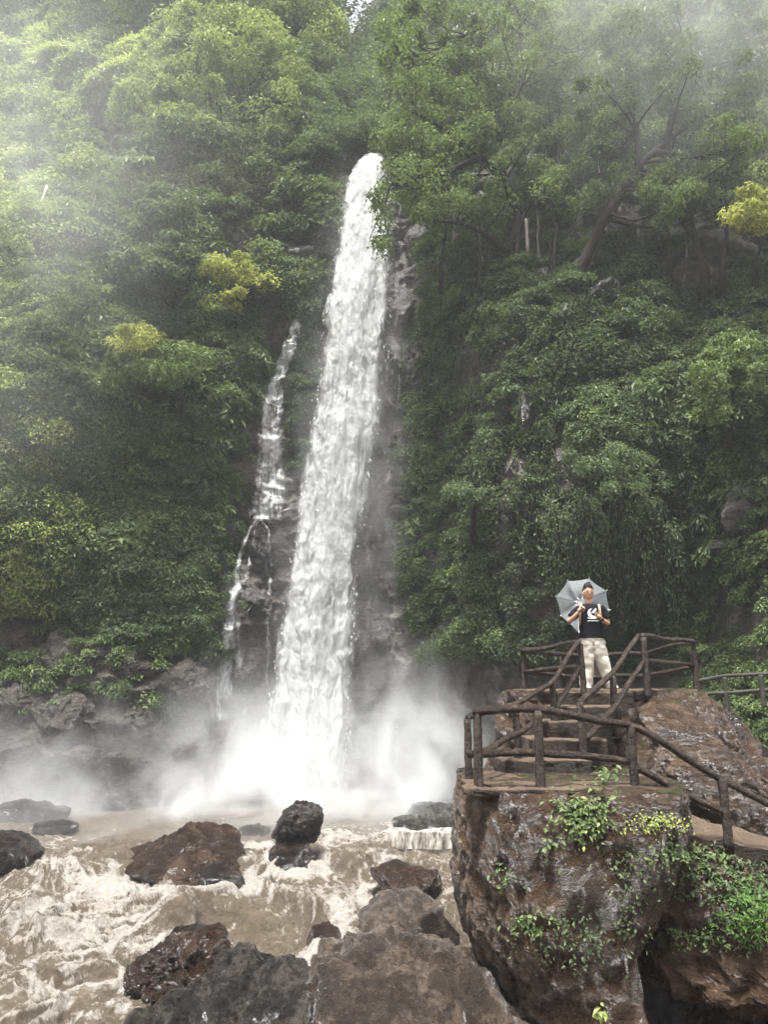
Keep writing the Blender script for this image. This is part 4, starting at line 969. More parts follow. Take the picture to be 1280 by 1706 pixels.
# ------------------------------------------------------------------ plants on the boulders
def rockplant(name, label, px, py, rx, ry, n, lpx, leaf, bvhs, seed, droop=.5, wid=.55, cat='plant'):
    r = np.random.RandomState(seed); C, N = [], []
    o = Vector((0, 0, CAMZ))
    for _ in range(n):
        x, y = px + r.normal() * rx, py + r.normal() * ry
        d = (V3(x, y, 10.0) - o).normalized(); best = None
        for b in bvhs:
            h = b.ray_cast(o, d)
            if h[0] is not None and (best is None or h[3] < best[3]): best = h
        if best is not None and best[3] < 16:
            nv_ = np.array(best[1]); nv_ = nv_ if nv_[1] < 0 else -nv_
            C.append(np.array(best[0]) + nv_ * (.01 + .10 * r.rand())); N.append(nv_)
    if not C: return
    C = np.array(C); N = np.array(N); b = C[0].copy()
    sub = r.rand(len(C)) < -1; mb = MB()
    for c_, n_ in zip(C[sub], N[sub]): addtube(mb, np.array([c_ - n_ * .12, c_ - n_ * .04 + np.array([0, 0, .03]), c_]) - b, .004, 4, 0, 0, False)
    t = thing(name, label, cat, tuple(b))
    if mb.n: link('stem', mb.mesh('stem', M['leaf_dark']), t)
    dist = np.linalg.norm(C - np.array(o), axis=1)
    V, F = leafquads(C - b, unit(N * .8 + np.array([0, -.2, .9]) + r.normal(size=C.shape) * .45), lpx * dist / FPX, r, droop, wid)
    link('foliage', mesh('foliage', V, F, M[leaf], False), t)
RB = list(ROCKBV.values())
rockplant('creeper', 'thick bright creeper spilling over the lip under the landing', 972, 1358, 24, 20, 520, 8.5, 'leaf_mid', RB, 1)
rockplant('creeper', 'yellow green leafy tuft inside the creeper under the landing', 975, 1375, 14, 16, 60, 8, 'leaf_bright', RB, 2)
rockplant('seedling', 'pair of pale round leaves on the boulder face', 914, 1402, 6, 14, 12, 9, 'leaf_mid', RB, 3, wid=.8)
rockplant('creeper', 'sprig of light leaves halfway down the huge boulder', 885, 1540, 20, 10, 90, 9, 'leaf_mid', RB, 4)
rockplant('creeper', 'dark trailing creeper down the middle of the huge boulder', 950, 1560, 36, 26, 260, 6, 'leaf_dark', RB, 5)
rockplant('creeper', 'thin creeper hanging above the hollow', 1040, 1500, 12, 50, 110, 6.5, 'leaf_dark', RB, 6)
rockplant('creeper', 'small sprig on the left shoulder of the huge boulder', 840, 1462, 12, 10, 40, 7, 'leaf_mid', RB, 7)
rockplant('creeper', 'little plant growing between the stone steps and the front rail', 1005, 1290, 14, 16, 110, 11, 'leaf_mid', RB, 8)
rockplant('moss_tuft', 'yellow moss and small leaves under the second front post', 1090, 1372, 30, 7, 260, 5, 'leaf_bright', RB, 9, cat='moss')
rockplant('creeper', 'leafy fringe hanging below the path at right', 1190, 1425, 50, 12, 520, 7, 'leaf_mid', RB, 10)
rockplant('creeper', 'dark creeper on the bank below the leafy fringe', 1215, 1470, 42, 26, 520, 7, 'leaf_dark', RB, 11)
rockplant('fern', 'bright green fern patch at the right edge of the bank', 1255, 1520, 24, 26, 900, 8.5, 'fern', RB, 12, droop=.25, wid=.34)
rockplant('creeper', 'moss and small leaves above the pale wet lip of the hollow', 1170, 1560, 44, 10, 380, 5, 'leaf_mid', RB, 13)
rockplant('creeper', 'single small sprig low on the huge boulder', 1000, 1680, 5, 8, 14, 12, 'leaf_bright', RB, 14)
rockplant('creeper', 'small leafy cluster on the rock face above the middle rail', 935, 1225, 8, 6, 40, 10, 'leaf_bright', RB, 15)
rockplant('creeper', 'sparse sprigs scattered over the middle of the bank', 1100, 1440, 60, 40, 220, 5.5, 'leaf_mid', RB, 16)

# pale outcrops breaking through the green
M['pale_rock'] = rockmat('pale_rock', (.05, .047, .042), (.20, .19, .175), (.42, .40, .38), 1.0, .5, 0, 1.0, (1, 1, 2.6), .5)
M['dark_outcrop'] = rockmat('dark_outcrop', (.012, .011, .010), (.05, .045, .038), (.20, .185, .165), 1.0, .3, .12, 1.0, (1, 1, 2.6), .8)
for (x, y, w_, h_, off, mt, lab) in [(232, 240, 50, 26, -.8, 'pale_rock', 'pale grey rock slab showing under the bright trees at upper left'), (205, 275, 24, 12, -.8, 'pale_rock', 'small pale rock patch just below the pale slab at upper left'),
    (490, 428, 66, 20, -.7, 'dark_outcrop', 'brown grey rock band left of the main fall above the yellow shrub'), (540, 372, 24, 40, -.5, 'dark_outcrop', 'dark rock buttress beside the top of the fall'),
    (692, 410, 20, 44, -.4, 'pale_rock', 'wet pale rock just right of the top half of the fall'), (672, 520, 20, 60, -.3, 'pale_rock', 'streaked pale rock under the wet rock right of the fall'), (664, 600, 26, 50, -.3, 'pale_rock', 'third pale wet rock down the right side of the fall'),
    (1190, 408, 60, 26, -.9, 'pale_rock', 'broad pale rock ledge near the right edge beneath the trees'), (1240, 425, 34, 18, -.9, 'pale_rock', 'end of the pale ledge touching the right edge'),
    (1245, 850, 44, 60, -.4, 'pale_rock', 'pale grey rock face above the far railing at the right edge'), (1225, 915, 40, 20, -.3, 'dark_outcrop', 'darker rock step under the pale rock face at the right edge'),
    (902, 462, 16, 18, -.6, 'dark_outcrop', 'small grey rock block between the dark trunks'), (1005, 488, 40, 18, -.6, 'dark_outcrop', 'grey rock at the root of the leaning dark tree'), (930, 540, 26, 26, -.6, 'dark_outcrop', 'grey split rock at the foot of the thin dark tree'),
    (265, 498, 28, 12, -.8, 'pale_rock', 'pale rock glimpsed under the broad leaved tree at left'), (335, 512, 44, 12, -.8, 'pale_rock', 'low pale rock strip left of the yellow shrub foot'),
    (655, 990, 26, 34, -.2, 'dark_outcrop', 'pale edged wet rock right of the fall near the mist'), (640, 1060, 30, 36, -.2, 'dark_outcrop', 'dark wet rock rising from the mist right of the fall'), (430, 1010, 30, 26, -.3, 'dark_outcrop', 'dark rock knob between the two trickles'),
    (1236, 535, 30, 26, -.7, 'dark_outcrop', 'grey rock face high at the right edge'), (870, 690, 16, 50, -.5, 'dark_outcrop', 'reddish rock rib in the shaded right wall')]:
    h0 = surf(x, y)[0]
    if h0 is None: continue
    r = np.random.RandomState(int(x)); th = np.linspace(0, 6.283, 11)[:-1]
    rock('rock_outcrop', [(x + w_ * math.cos(t_) * r.uniform(.75, 1.15), y + h_ * math.sin(t_) * r.uniform(.75, 1.15)) for t_ in th], h0.y + off * .5, .65, M[mt], int(x), 5, 16, noise=.10, cutd=(.55, .9), label=lab, cat='rock')

# large leaved plants and fern-like tufts scattered on both walls, a coarser leaf than the rest
mounds('undergrowth', 'large leaved plants scattered over the left wall', [(60, 300), (540, 300), (480, 760), (420, 960), (150, 960)], 130, 26, 58, 16.00, M['leaf_mid'], 61, droop=.8, wid=.34)
mounds('undergrowth', 'large leaved plants scattered over the right wall', [(700, 520), (1380, 480), (1380, 1080), (1150, 1000), (1100, 800), (700, 900)], 120, 24, 52, 15.20, M['leaf_dark'], 62, droop=.8, wid=.34)
# saplings with thin pale stems, one built and then copied
sap = ctree('sapling', 'thin pale stemmed sapling rooted on the steep slope', [[(500, 500, 30), (503, 460, 30), (498, 410, 30), (502, 360, 30)], [(503, 440, 30), (520, 400, 30)]], [(500, 365, 30, 30, 30, 9), (516, 395, 14, 14, 30, 3)], 'leaf_mid', 8, .055, 15, 80, 71, bark='bark_pale', cat='sapling', group='saplings on the steep slopes')
first = True
SLAB = 'pale stemmed sapling beside the feathery shrub on the left slope|thin sapling right of the feathery shrub on the left slope|thin sapling behind the dark broad leaved tree|thin sapling under the crown of the spreading bright tree|thin sapling just left of the lip of the fall|thin sapling above the lip of the fall|thin sapling right of the lip under the overhanging crown|thin sapling left of the big forked dark trunk|thin sapling at the foot of the big forked dark trunk|thin sapling between the forked trunk and the thin dark tree|thin sapling behind the leaning dark tree|thin sapling just right of the leaning dark tree|thin sapling left of the dark tree on the pale ledge|thin sapling on the broad pale ledge|thin sapling beside the bright shrub at the right edge|leaning sapling high on the right wall|leaning sapling halfway down the right wall|thin sapling at mid height on the left wall|thin sapling low on the left wall|thin sapling at the left edge below the grass slope|thin sapling on the bright grass slope|leaning sapling on the right wall beside the fall|thin sapling just left of the top of the side cascade'.split('|')
for (x, y, s_, rz, tl) in [(140, 420, .9, 1, .1), (210, 400, .8, 2, -.15), (330, 470, .8, 3, .1), (460, 300, .9, 4, 0), (520, 290, .8, 5, .1), (600, 250, .8, .5, 0), (690, 330, .9, 2.5, -.1), (760, 470, 1.1, 1.5, .12), (820, 500, 1.0, .2, -.1), (900, 440, 1.0, 4.5, .05), (990, 330, 1.1, 3.5, -.1), (1080, 420, 1.0, 2.2, .1), (1140, 470, .9, 5.5, .2), (1215, 395, .9, 1.1, -.1), (1250, 330, 1, 3, .1), (1100, 620, .7, 1.9, .3), (1200, 760, .6, 2.9, .2), (150, 700, .7, 3.9, -.2), (250, 830, .6, .9, -.1), (60, 300, .9, 5.0, .1), (100, 130, .8, 2, -.2), (700, 600, .7, 1, .25), (420, 560, .7, 4, -.2)]:
    h0 = surf(x, y)[0]
    if h0 is None: SLAB.pop(0); continue
    o = sap if first else copy_tree(sap); first = False
    o['label'] = SLAB.pop(0)
    o.location = h0 + Vector((0, .1, -.1)); o.rotation_euler = (0, tl, rz); o.scale = (s_,) * 3

mounds('thicket', 'grey brown dry thicket on the ledge left of the top of the fall', [(170, 270), (300, 290), (560, 290), (560, 420), (430, 430), (180, 400)], 260, 20, 60, 6, M['leaf_brown'], 63, dens=.2, wid=.25)
mounds('undergrowth', 'greenery trailing down over the misty left rocks', [(-80, 1000), (360, 1020), (340, 1180), (-80, 1200)], 190, 16, 70, 7, M['leaf_mid'], 64, dens=.45)
# fine bare vines trailing down the shaded right wall: too many and too thin to count
r = np.random.RandomState(77); mb = MB(); lv, ln = [], []
for i in range(520):
    x0 = r.uniform(675, 1150); y0 = r.uniform(540, 900)
    p0, n0 = surfgrid(np.array([x0]), np.array([y0])); a = p0[0] + n0[0] * r.uniform(.3, 1.0); Lh = r.uniform(.8, 3.2)
    P = np.stack([a, a + [r.normal() * .06, -.12, -Lh * .3], a + [r.normal() * .12, -.05, -Lh * .7], a + [r.normal() * .15, 0, -Lh]])
    addtube(mb, spline(P, 3), .011, 4, 0, 0, cap=False)
    m_ = r.randint(4, 30); t_ = r.rand(m_) * 9; q_ = spline(P, 3); lv.append(q_[t_.astype(int)] + r.normal(size=(m_, 3)) * .05)
link('trailing_vines', mb.mesh('trailing_vines', M['bark']), None, None, kind='stuff', label='fine bare vines trailing down the shaded right wall')
lv = np.concatenate(lv); V, F = leafquads(lv, unit(r.normal(size=lv.shape) + np.array([0, -1, .8])), .13, r, .7)
link('vine_leaves', mesh('vine_leaves', V, F, M['leaf_mid'], False), None, None, kind='stuff', label='small leaves on the vines trailing down the right wall')
M['bank_rock'] = rockmat('bank_rock', (.022, .019, .016), (.085, .070, .056), (.22, .19, .16), 1.0, .3, .30, 1.0, (1, 1, 1.5), .7)
# brown rocks at the foot of the left wall, half lost in the spray
for i, (x, y, w_, h_, mt, lab) in enumerate([(35, 1075, 62, 50, 'dark_outcrop', 'brown rock face at the left edge just under the greenery'), (125, 1100, 60, 56, 'dark_outcrop', 'rounded brown rock face second from the left edge under the greenery'), (215, 1120, 62, 46, 'dark_outcrop', 'brown rock face under the middle of the left greenery'), (300, 1140, 56, 44, 'dark_outcrop', 'brown rock face left of the side cascade foot'),
    (20, 1170, 66, 50, 'dark_outcrop', 'misty brown rock at the left edge above the pool'), (105, 1195, 70, 46, 'dark_outcrop', 'misty brown rock second from left above the pool'), (200, 1205, 66, 44, 'dark_outcrop', 'misty brown rock in the middle of the left bank'), (290, 1215, 60, 40, 'dark_outcrop', 'misty rock nearest the fall on the left bank'),
    (45, 1255, 80, 36, 'dark_outcrop', 'low misty rock at the left end of the pool edge'), (160, 1270, 80, 30, 'dark_outcrop', 'low misty rock in the middle of the left pool edge'), (395, 1130, 34, 50, 'dark_outcrop', 'dark wet rock behind the foot of the side cascade'), (425, 930, 34, 50, 'dark_outcrop', 'dark wet rock under the fork of the side cascade')]):
    h0 = surf(x, y)[0]
    if h0 is None: continue
    r = np.random.RandomState(300 + i); th = np.linspace(0, 6.283, 11)[:-1]
    rock('bank_rock', [(x + w_ * math.cos(t_) * r.uniform(.8, 1.15), y + h_ * math.sin(t_) * r.uniform(.8, 1.15)) for t_ in th], h0.y + .1, .9, M['bank_rock' if x < 330 else mt], 300 + i, 6, 18, noise=.11, cutd=(.5, .9), label=lab, cat='rock')

mounds('undergrowth', 'sparse low growth under the right hand trees', [(700, 300), (1400, 290), (1400, 450), (900, 460), (700, 430)], 330, 18, 90, 7, M['leaf_mid'], 65, clump=.1, dens=1.0)
for i, (pts, r_, lab) in enumerate([([(868, 480, 28.6), (862, 410, 28.7), (875, 350, 28.8), (905, 280, 29), (918, 200, 29.3)], .09, 'dark slim tree close behind the forked trunk'), ([(985, 500, 27.6), (990, 430, 27.7), (1006, 380, 27.8), (1000, 300, 28), (1010, 220, 28.3)], .10, 'dark slim tree crossing behind the leaning tree'),
     ([(800, 470, 29), (796, 400, 29), (772, 330, 29), (770, 260, 29.2)], .08, 'slim dark tree left of the forked trunk'), ([(1205, 440, 26), (1210, 380, 26), (1200, 300, 26.2), (1215, 220, 26.5)], .10, 'slim dark tree right of the pale ledge'), ([(735, 440, 30), (742, 380, 30), (735, 310, 30.2)], .07, 'slim dark tree nearest the right side of the fall')]):
    ctree('tree', lab, [pts, [pts[2], (pts[2][0] + 26, pts[2][1] - 40, pts[2][2]), (pts[2][0] + 34, pts[2][1] - 90, pts[2][2])]], [(pts[-1][0], pts[-1][1], 36, 40, pts[-1][2], 9), (pts[2][0] + 34, pts[2][1] - 90, 20, 20, pts[2][2], 4)], 'leaf_mid', 8, r_, 20, 80, 80 + i)
# ------------------------------------------------------------------ the person on the platform
PYY = 12.2
def pp(px, py, dy=0.0): return at(px, py, PYY + dy)
skin = plain('skin', (.42, .245, .17), .7, spec=.2, bscale=20, var=.05)
shirtm = plain('black_cotton', (.006, .006, .008), .9, spec=.15, bump=.3, bscale=18, var=.3)
pantm = plain('beige_cotton', (.50, .46, .39), .85, bump=.6, bscale=9, var=.12)
hairm = plain('black_hair', (.004, .0035, .003), .6, spec=.2, bump=.6, bscale=60)
whitem = plain('white_print', (.8, .8, .8), .7, var=.03)
darkm = plain('dark_plastic', (.003, .003, .003), .5, spec=.2)
strapm = plain('tan_webbing', (.42, .30, .19), .8)
packm = plain('maroon_canvas', (.10, .03, .035), .8)
PXM = float(np.linalg.norm(pp(1000, 1060) - pp(999, 1060)))
foot = pp(986, 1150); 
person = thing('person', 'man in black T-shirt and beige trousers standing on the platform holding an umbrella', 'person', tuple(foot))
def loft(mb, rings, n=28, wr=.0, seed=0, horizontal=True):
    P = np.array([r_[0] for r_ in rings]); rx = np.array([r_[1] for r_ in rings]); ry = np.array([r_[2] for r_ in rings])
    t = np.linspace(0, len(P) - 1, (len(P) - 1) * 5 + 1); ii = np.arange(len(P))
    P = np.stack([np.interp(t, ii, P[:, k_]) for k_ in range(3)], -1); rx = np.interp(t, ii, rx); ry = np.interp(t, ii, ry)
    for _ in range(3):
        for q in (P, rx, ry): q[1:-1] = (q[:-2] + 2 * q[1:-1] + q[2:]) / 4
    th = np.arange(n) * 2 * math.pi / n
    V = P[:, None] + np.stack([rx[:, None] * np.cos(th), ry[:, None] * np.sin(th), 0 * rx[:, None] * th], -1)
    V = V.reshape(-1, 3)
    if wr:
        d = ridged(V * np.array([7, 7, 11]) + seed, 3) * wr
        c = np.repeat(P, n, 0); o = unit(V - c); V = V + o * d[:, None]
    m = len(P); i = np.arange(m - 1)[:, None] * n; j = np.arange(n)[None]
    s = mb.n
    mb.add(V, np.stack([i + j, i + (j + 1) % n, i + n + (j + 1) % n, i + n + j], -1).reshape(-1, 4))
    for k_, b_ in ((0, 0), (m - 1, (m - 1) * n)):
        s2 = mb.n; mb.add(P[k_][None], np.zeros((0, 3), int))
        jj = np.arange(n); mb.F[3].append(np.stack([s + b_ + jj, s + b_ + (jj + 1) % n, np.full(n, s2)], -1))
def L(p): return np.asarray(p) - foot
def rel(pts): return [L(p) for p in pts]
# body: head, neck, torso core, arms, hands and legs in one mesh
mb = MB()
hc = L(pp(980.5, 989)); Dh, Fh = icos(4)
q = Dh.copy()
hw, hd, hh = 8.4 * PXM, .098, 14.0 * PXM
f = np.clip(-q[:, 2], 0, 1)
q[:, 0] *= hw * (1 - .32 * f ** 2); q[:, 1] *= hd * (1 - .12 * f); q[:, 2] *= hh
def bump(c, r_, a, ax):
    d = np.linalg.norm((q - np.array(c)) / np.array(r_), axis=1); q[:, ax] += a * np.exp(-d ** 2)
bump((0, -hd, -.012), (.014, .04, .028), -.026, 1)        # nose
bump((.030, -hd, .018), (.018, .04, .014), .012, 1); bump((-.030, -hd, .018), (.018, .04, .014), .012, 1)   # eye sockets
bump((0, -hd, -.062), (.026, .04, .010), -.008, 1)        # lips
bump((0, -hd * .9, -.115), (.03, .05, .02), -.012, 1)     # chin
bump((hw, 0, -.005), (.02, .028, .036), .020, 0); bump((-hw, 0, -.005), (.02, .028, .036), -.020, 0)        # ears
mb.add(q + hc, Fh)
addtube(mb, rel([pp(981, 997), pp(981.5, 1003), pp(983, 1009)]), [.055, .056, .07], 14)
loft(mb, [(L(pp(984, 1008)), .10, .07), (L(pp(984, 1016)), .16, .09), (L(pp(985, 1035)), .15, .09), (L(pp(986, 1062)), .16, .10), (L(pp(986, 1076)), .15, .09)])
def arm(pts, radii):
    P = spline(rel(pts), 6); addtube(mb, P, np.interp(np.linspace(0, 1, len(P)), np.linspace(0, 1, len(radii)), radii), 12)
arm([pp(968, 1012), pp(956, 1024), pp(949.5, 1035, -.03), pp(956, 1029, -.14), pp(964, 1020, -.20)], [.055, .047, .040, .034, .026])
arm([pp(1002, 1012), pp(1009, 1025), pp(1013, 1038, -.03), pp(1008, 1035, -.13), pp(1002, 1030, -.19)], [.055, .047, .040, .033, .026])
def hand(w0, pc, dirv, up, grip):
    """palm from wrist w0 centred pc, five bent fingers closing towards dirv"""
    w0, pc = L(w0), L(pc); d = unit((pc - w0)[None])[0]; u = np.array(up, float); u -= d * u.dot(d); u /= np.linalg.norm(u); n_ = np.cross(d, u)
    addtube(mb, np.array([w0, w0 * .4 + pc * .6, pc + d * .03]), [.026, .034, .032], 10)
    for i in range(4):
        s_ = (i - 1.5) * .018; ln = [.052, .062, .058, .044][i]
        a = pc + d * .035 + u * s_; b = a + d * ln * .5 - n_ * .018 * grip; c_ = b - n_ * ln * .55 * grip + d * ln * (.45 - .45 * grip); e = c_ - d * ln * .5 * grip + d * ln * .3 * (1 - grip)
        addtube(mb, spline([a, b, c_, e], 3), np.linspace(.0098, .0075, 10), 7)
    a = w0 * .45 + pc * .55 + u * .03; addtube(mb, spline([a, a + u * .022 + d * .018, a + u * .022 + d * .045 - n_ * .02 * grip], 3), np.linspace(.0115, .0085, 7), 7)
hand(pp(964, 1020, -.20), pp(967.5, 1015.5, -.22), None, (1, 0, .4), 1.0)
hand(pp(1002, 1030, -.19), pp(997.5, 1026.5, -.22), None, (.2, 0, 1), .35)
for x0, x1, x2 in ((976, 977.5, 977.5), (996, 1007, 1021)):
    addtube(mb, rel([pp(x0, 1074), pp(x1, 1110), pp(x2, 1147)]), [.085, .06, .042], 12)
link('body', mb.mesh('body', skin), person)
# hair: short, brushed up
mb = MB(); q = Dh.copy(); top = smooth(.30, .42, q[:, 2] + .28 * q[:, 1])
q = q * np.array([hw * 1.05, hd * 1.06, hh * 1.0]); keep_ = top > .02
q = q * (1 + top * .10)[:, None]; q[:, 2] += top * .034 * smooth(.3, .9, Dh[:, 2]) * (1 + 1.3 * perlin(Dh * 9))
q[:, 0] += .012 * perlin(Dh * 7 + 4) * top
fk = keep_[Fh].all(1); mb.add(q + hc, Fh[fk])
link('hair', mb.mesh('hair', hairm), person)
# shirt
mb = MB()
loft(mb, [(L(pp(985.5, 1064)), 20 * PXM, .125), (L(pp(985.5, 1050)), 18.6 * PXM, .118), (L(pp(985, 1035)), 19 * PXM, .125), (L(pp(985, 1022)), 19.6 * PXM, .13), (L(pp(984.5, 1013)), 20.5 * PXM, .115), (L(pp(983.5, 1009)), 15 * PXM, .095), (L(pp(982, 1006.5)), 8 * PXM, .075)], 36, .006, 3)
for pts in ([pp(971, 1013), pp(962, 1019), pp(952.5, 1029, -.02)], [pp(999, 1013), pp(1006, 1020), pp(1011.5, 1032, -.02)]):
    P = spline(rel(pts), 5); addtube(mb, P, np.linspace(.078, .072, len(P)), 16, .12, 4)
link('t_shirt', mb.mesh('t_shirt', shirtm), person)
# trousers
mb = MB()
loft(mb, [(L(pp(985.5, 1061)), 18.5 * PXM, .115), (L(pp(986, 1066)), 19.6 * PXM, .125), (L(pp(986, 1072)), 18.5 * PXM, .11), (L(pp(986, 1080)), 8 * PXM, .06)], 32, .006, 8)
loft(mb, [(L(pp(976.5, 1066)), 10.5 * PXM, .122), (L(pp(976.5, 1078)), 11.5 * PXM, .125), (L(pp(979, 1095)), 10.8 * PXM, .11), (L(pp(978.5, 1115)), 9.3 * PXM, .10), (L(pp(977.5, 1135)), 8.8 * PXM, .09), (L(pp(977.5, 1148.5)), 8.4 * PXM, .085)], 24, .017, 11)
loft(mb, [(L(pp(995.5, 1066)), 10.5 * PXM, .122), (L(pp(996.5, 1078)), 11.8 * PXM, .125), (L(pp(1001, 1095)), 11 * PXM, .11), (L(pp(1008, 1115)), 9.6 * PXM, .10), (L(pp(1015, 1133)), 9 * PXM, .09), (L(pp(1021, 1147.5)), 8.6 * PXM, .085)], 24, .017, 15)
link('trousers', mb.mesh('trousers', pantm), person)
for x in (977.5, 1023):
    mb = MB(); c0 = L(pp(x, 1148.5)); s_ = Dh * np.array([.048, .135, .05]); s_[:, 2] = np.maximum(s_[:, 2], -.03); s_[:, 1] -= .06; s_[:, 2] *= 1 - .35 * smooth(0, -.15, s_[:, 1])
    mb.add(s_ + c0 + np.array([0, 0, .028]), Fh); link('shoe', mb.mesh('shoe', whitem), person)
# glasses, watch, shirt print
mb = MB(); e0 = hc + np.array([0, -hd * .99, .012])
for s_ in (-1, 1):
    th = np.linspace(0, 2 * math.pi, 21); P = np.stack([s_ * .032 + .024 * np.cos(th), np.full(21, -.008) + .012 * (np.abs(s_ * .032 + .024 * np.cos(th)) / .056) ** 2, .017 * np.sin(th)], -1) + e0
    addtube(mb, P, .0024, 6, cap=False)
    addtube(mb, np.array([e0 + np.array([s_ * .056, .005, .004]), e0 + np.array([s_ * hw * .97, .06, .006]), e0 + np.array([s_ * hw, .10, 0])]), .003, 6)
addtube(mb, np.array([e0 + np.array([-.009, -.012, .002]), e0 + np.array([.009, -.012, .002])]), .003, 6)
link('glasses', mb.mesh('glasses', darkm), person)
for s_ in (-1, 1):
    mb = MB(); mb.add(icos(2)[0] * np.array([.009, .005, .0045]) + hc + np.array([s_ * .031, -hd * .93, .014]), icos(2)[1]); link('eye', mb.mesh('eye', darkm), person)
    mb = MB(); addtube(mb, np.array([hc + np.array([s_ * .015, -hd * .97, .040]), hc + np.array([s_ * .048, -hd * .86, .042])]), .003, 6); link('eyebrow', mb.mesh('eyebrow', hairm), person)
mb = MB(); addtube(mb, spline([hc + np.array([x, -hd * .92 - .012 + abs(x) * .25, -.068 + abs(x) * .22]) for x in (-.024, -.012, 0, .012, .024)], 3), .0045, 6)
link('mouth', mb.mesh('mouth', plain('lips', (.42, .16, .13), .5)), person)
mb = MB(); wv = unit((pp(1002, 1030, -.19) - pp(1008, 1035, -.13))[None])[0]; wc = L(pp(1003.4, 1031.2, -.178)); addtube(mb, np.array([wc - wv * .014, wc + wv * .014]), .033, 14)
link('watch', mb.mesh('watch', darkm), person)
ctr = L(pp(984.5, 1023)); rxm = 19.8 * PXM
def onshirt(x, z):
    return np.stack([ctr[0] + x, ctr[1] - .131 * np.sqrt(np.clip(1 - (x / rxm) ** 2, 0, 1)) - .013, ctr[2] + z], -1)
mb = MB(); n_ = 30; th = np.linspace(math.radians(115), math.radians(385), n_)
ox, oz = .082 * np.cos(th), .082 * np.sin(th); ix, iz = .060 * np.cos(th) + .020, .062 * np.sin(th) + .018
mb.add(np.concatenate([onshirt(ox, oz), onshirt(ix, iz)]), np.stack([np.arange(n_ - 1), np.arange(1, n_), np.arange(1, n_) + n_, np.arange(n_ - 1) + n_], -1))
def stroke(pts, w_):
    P = np.array(pts, float); d = np.gradient(P, axis=0); d /= np.linalg.norm(d, axis=1)[:, None]; o = np.stack([-d[:, 1], d[:, 0]], -1) * w_
    a, b = P + o, P - o; m = len(P); mb.add(np.concatenate([onshirt(a[:, 0], a[:, 1]), onshirt(b[:, 0], b[:, 1])]), np.stack([np.arange(m - 1), np.arange(1, m), np.arange(1, m) + m, np.arange(m - 1) + m], -1))
stroke([(-.02, .0), (.005, .03), (.03, .06), (.055, .078), (.06, .06), (.035, .03), (.01, .0)], .006)
stroke([(-.09, -.07), (-.05, -.085), (.02, -.088), (.07, -.07)], .006)
for i in range(11): stroke([(-.085 + i * .0165, -.122), (-.085 + i * .0165 + .011, -.122 + .003 * (i % 3 - 1))], .006 if i % 4 else .009)
link('shirt_print', mb.mesh('shirt_print', whitem), person)
# backpack (worn on the back, only its straps show)
bpk = thing('backpack', 'backpack with tan shoulder straps worn by the standing man', 'backpack', tuple(foot))
mb = MB(); loft(mb, [(L(pp(986, 1012, .16)), .10, .05), (L(pp(986, 1020, .19)), .135, .08), (L(pp(986, 1045, .20)), .14, .09), (L(pp(986, 1055, .17)), .11, .06)], 24, .004)
link('pack', mb.mesh('pack', packm), bpk)
for pts in ([(968, 1012, .10), (968.5, 1006.8, .02), (968.5, 1010, -.10), (967.5, 1020, -.142), (966.5, 1034, -.10), (967, 1048, .06)], [(999, 1012, .10), (998.5, 1006.8, .02), (999, 1010, -.10), (1000.5, 1020, -.13), (1002.5, 1034, -.09), (1003, 1048, .06)]):
    P = spline([L(pp(*q_)) for q_ in pts], 5); mb = MB(); m = len(P)
    V = np.stack([P + [-.018, 0, 0], P + [.018, 0, 0], P + [.018, -.008, .002], P + [-.018, -.008, .002]], 1).reshape(-1, 3)
    i = np.arange(m - 1)[:, None] * 4; j = np.arange(4)[None]
    mb.add(V, np.stack([i + j, i + (j + 1) % 4, i + 4 + (j + 1) % 4, i + 4 + j], -1).reshape(-1, 4)); link('strap', mb.mesh('strap', strapm), bpk)
# umbrella
um = thing('umbrella', 'open pale grey translucent umbrella resting behind the standing man', 'umbrella', tuple(pp(968.5, 1015, -.24)))
ub = np.array(um.location)
k = NT('grey_vinyl'); c = k.coord(); n1 = k.noise(c, 14, 5, .7)
k.set(k.p.inputs['Base Color'], k.ramp(n1, [(.35, (.34, .38, .395)), (.65, (.60, .64, .655))])); k.p.inputs['Roughness'].default_value = .3
tp = k.n('ShaderNodeBsdfTransparent'); tl = k.n('ShaderNodeBsdfTranslucent', Color=(.7, .75, .77, 1))
mx = k.n('ShaderNodeMixShader', Fac=.45, i1=k.p.outputs[0], i2=tl.outputs[0]); k.t.links.new(k.n('ShaderNodeMixShader', Fac=.58, i1=mx.outputs[0], i2=tp.outputs[0]).outputs[0], k.out.inputs['Surface'])
hub = pp(970, 1001, .62); cor = [(927, 994), (946, 968), (982, 964), (1011, 984), (1016.5, 1016), (1002, 1048), (966, 1056), (934.6, 1026)]
cor = [pp(x, y, .30 + .0016 * (y - 1005) * -1) for x, y in cor]
nr, na = 10, 8; V = [hub]; F4, F3 = [], []
for i in range(8):
    for a in range(na):
        A0, A1 = cor[i], cor[(i + 1) % 8]; t_ = a / na; E_ = A0 * (1 - t_) + A1 * t_; sag = 4 * t_ * (1 - t_)
        for r_ in range(1, nr + 1):
            s_ = r_ / nr; p = hub * (1 - s_) + E_ * s_; p = p + np.array([0, .13 * (1 - (2 * s_ - 1) ** 2) * (1 - .25 * sag), 0]); p = p + (hub - p) * .03 * sag * s_
            V.append(p)
V = np.array(V); m = 8 * na
idx = lambda a, r_: 1 + (a % m) * nr + (r_ - 1)
for a in range(m):
    F3.append((0, idx(a, 1), idx(a + 1, 1)))
    for r_ in range(1, nr): F4.append((idx(a, r_), idx(a, r_ + 1), idx(a + 1, r_ + 1), idx(a + 1, r_)))
link('canopy', mesh('canopy', V - ub, [np.array(F3), np.array(F4)], k.m), um)
metal = plain('rib_metal', (.5, .5, .5), .3, .8)
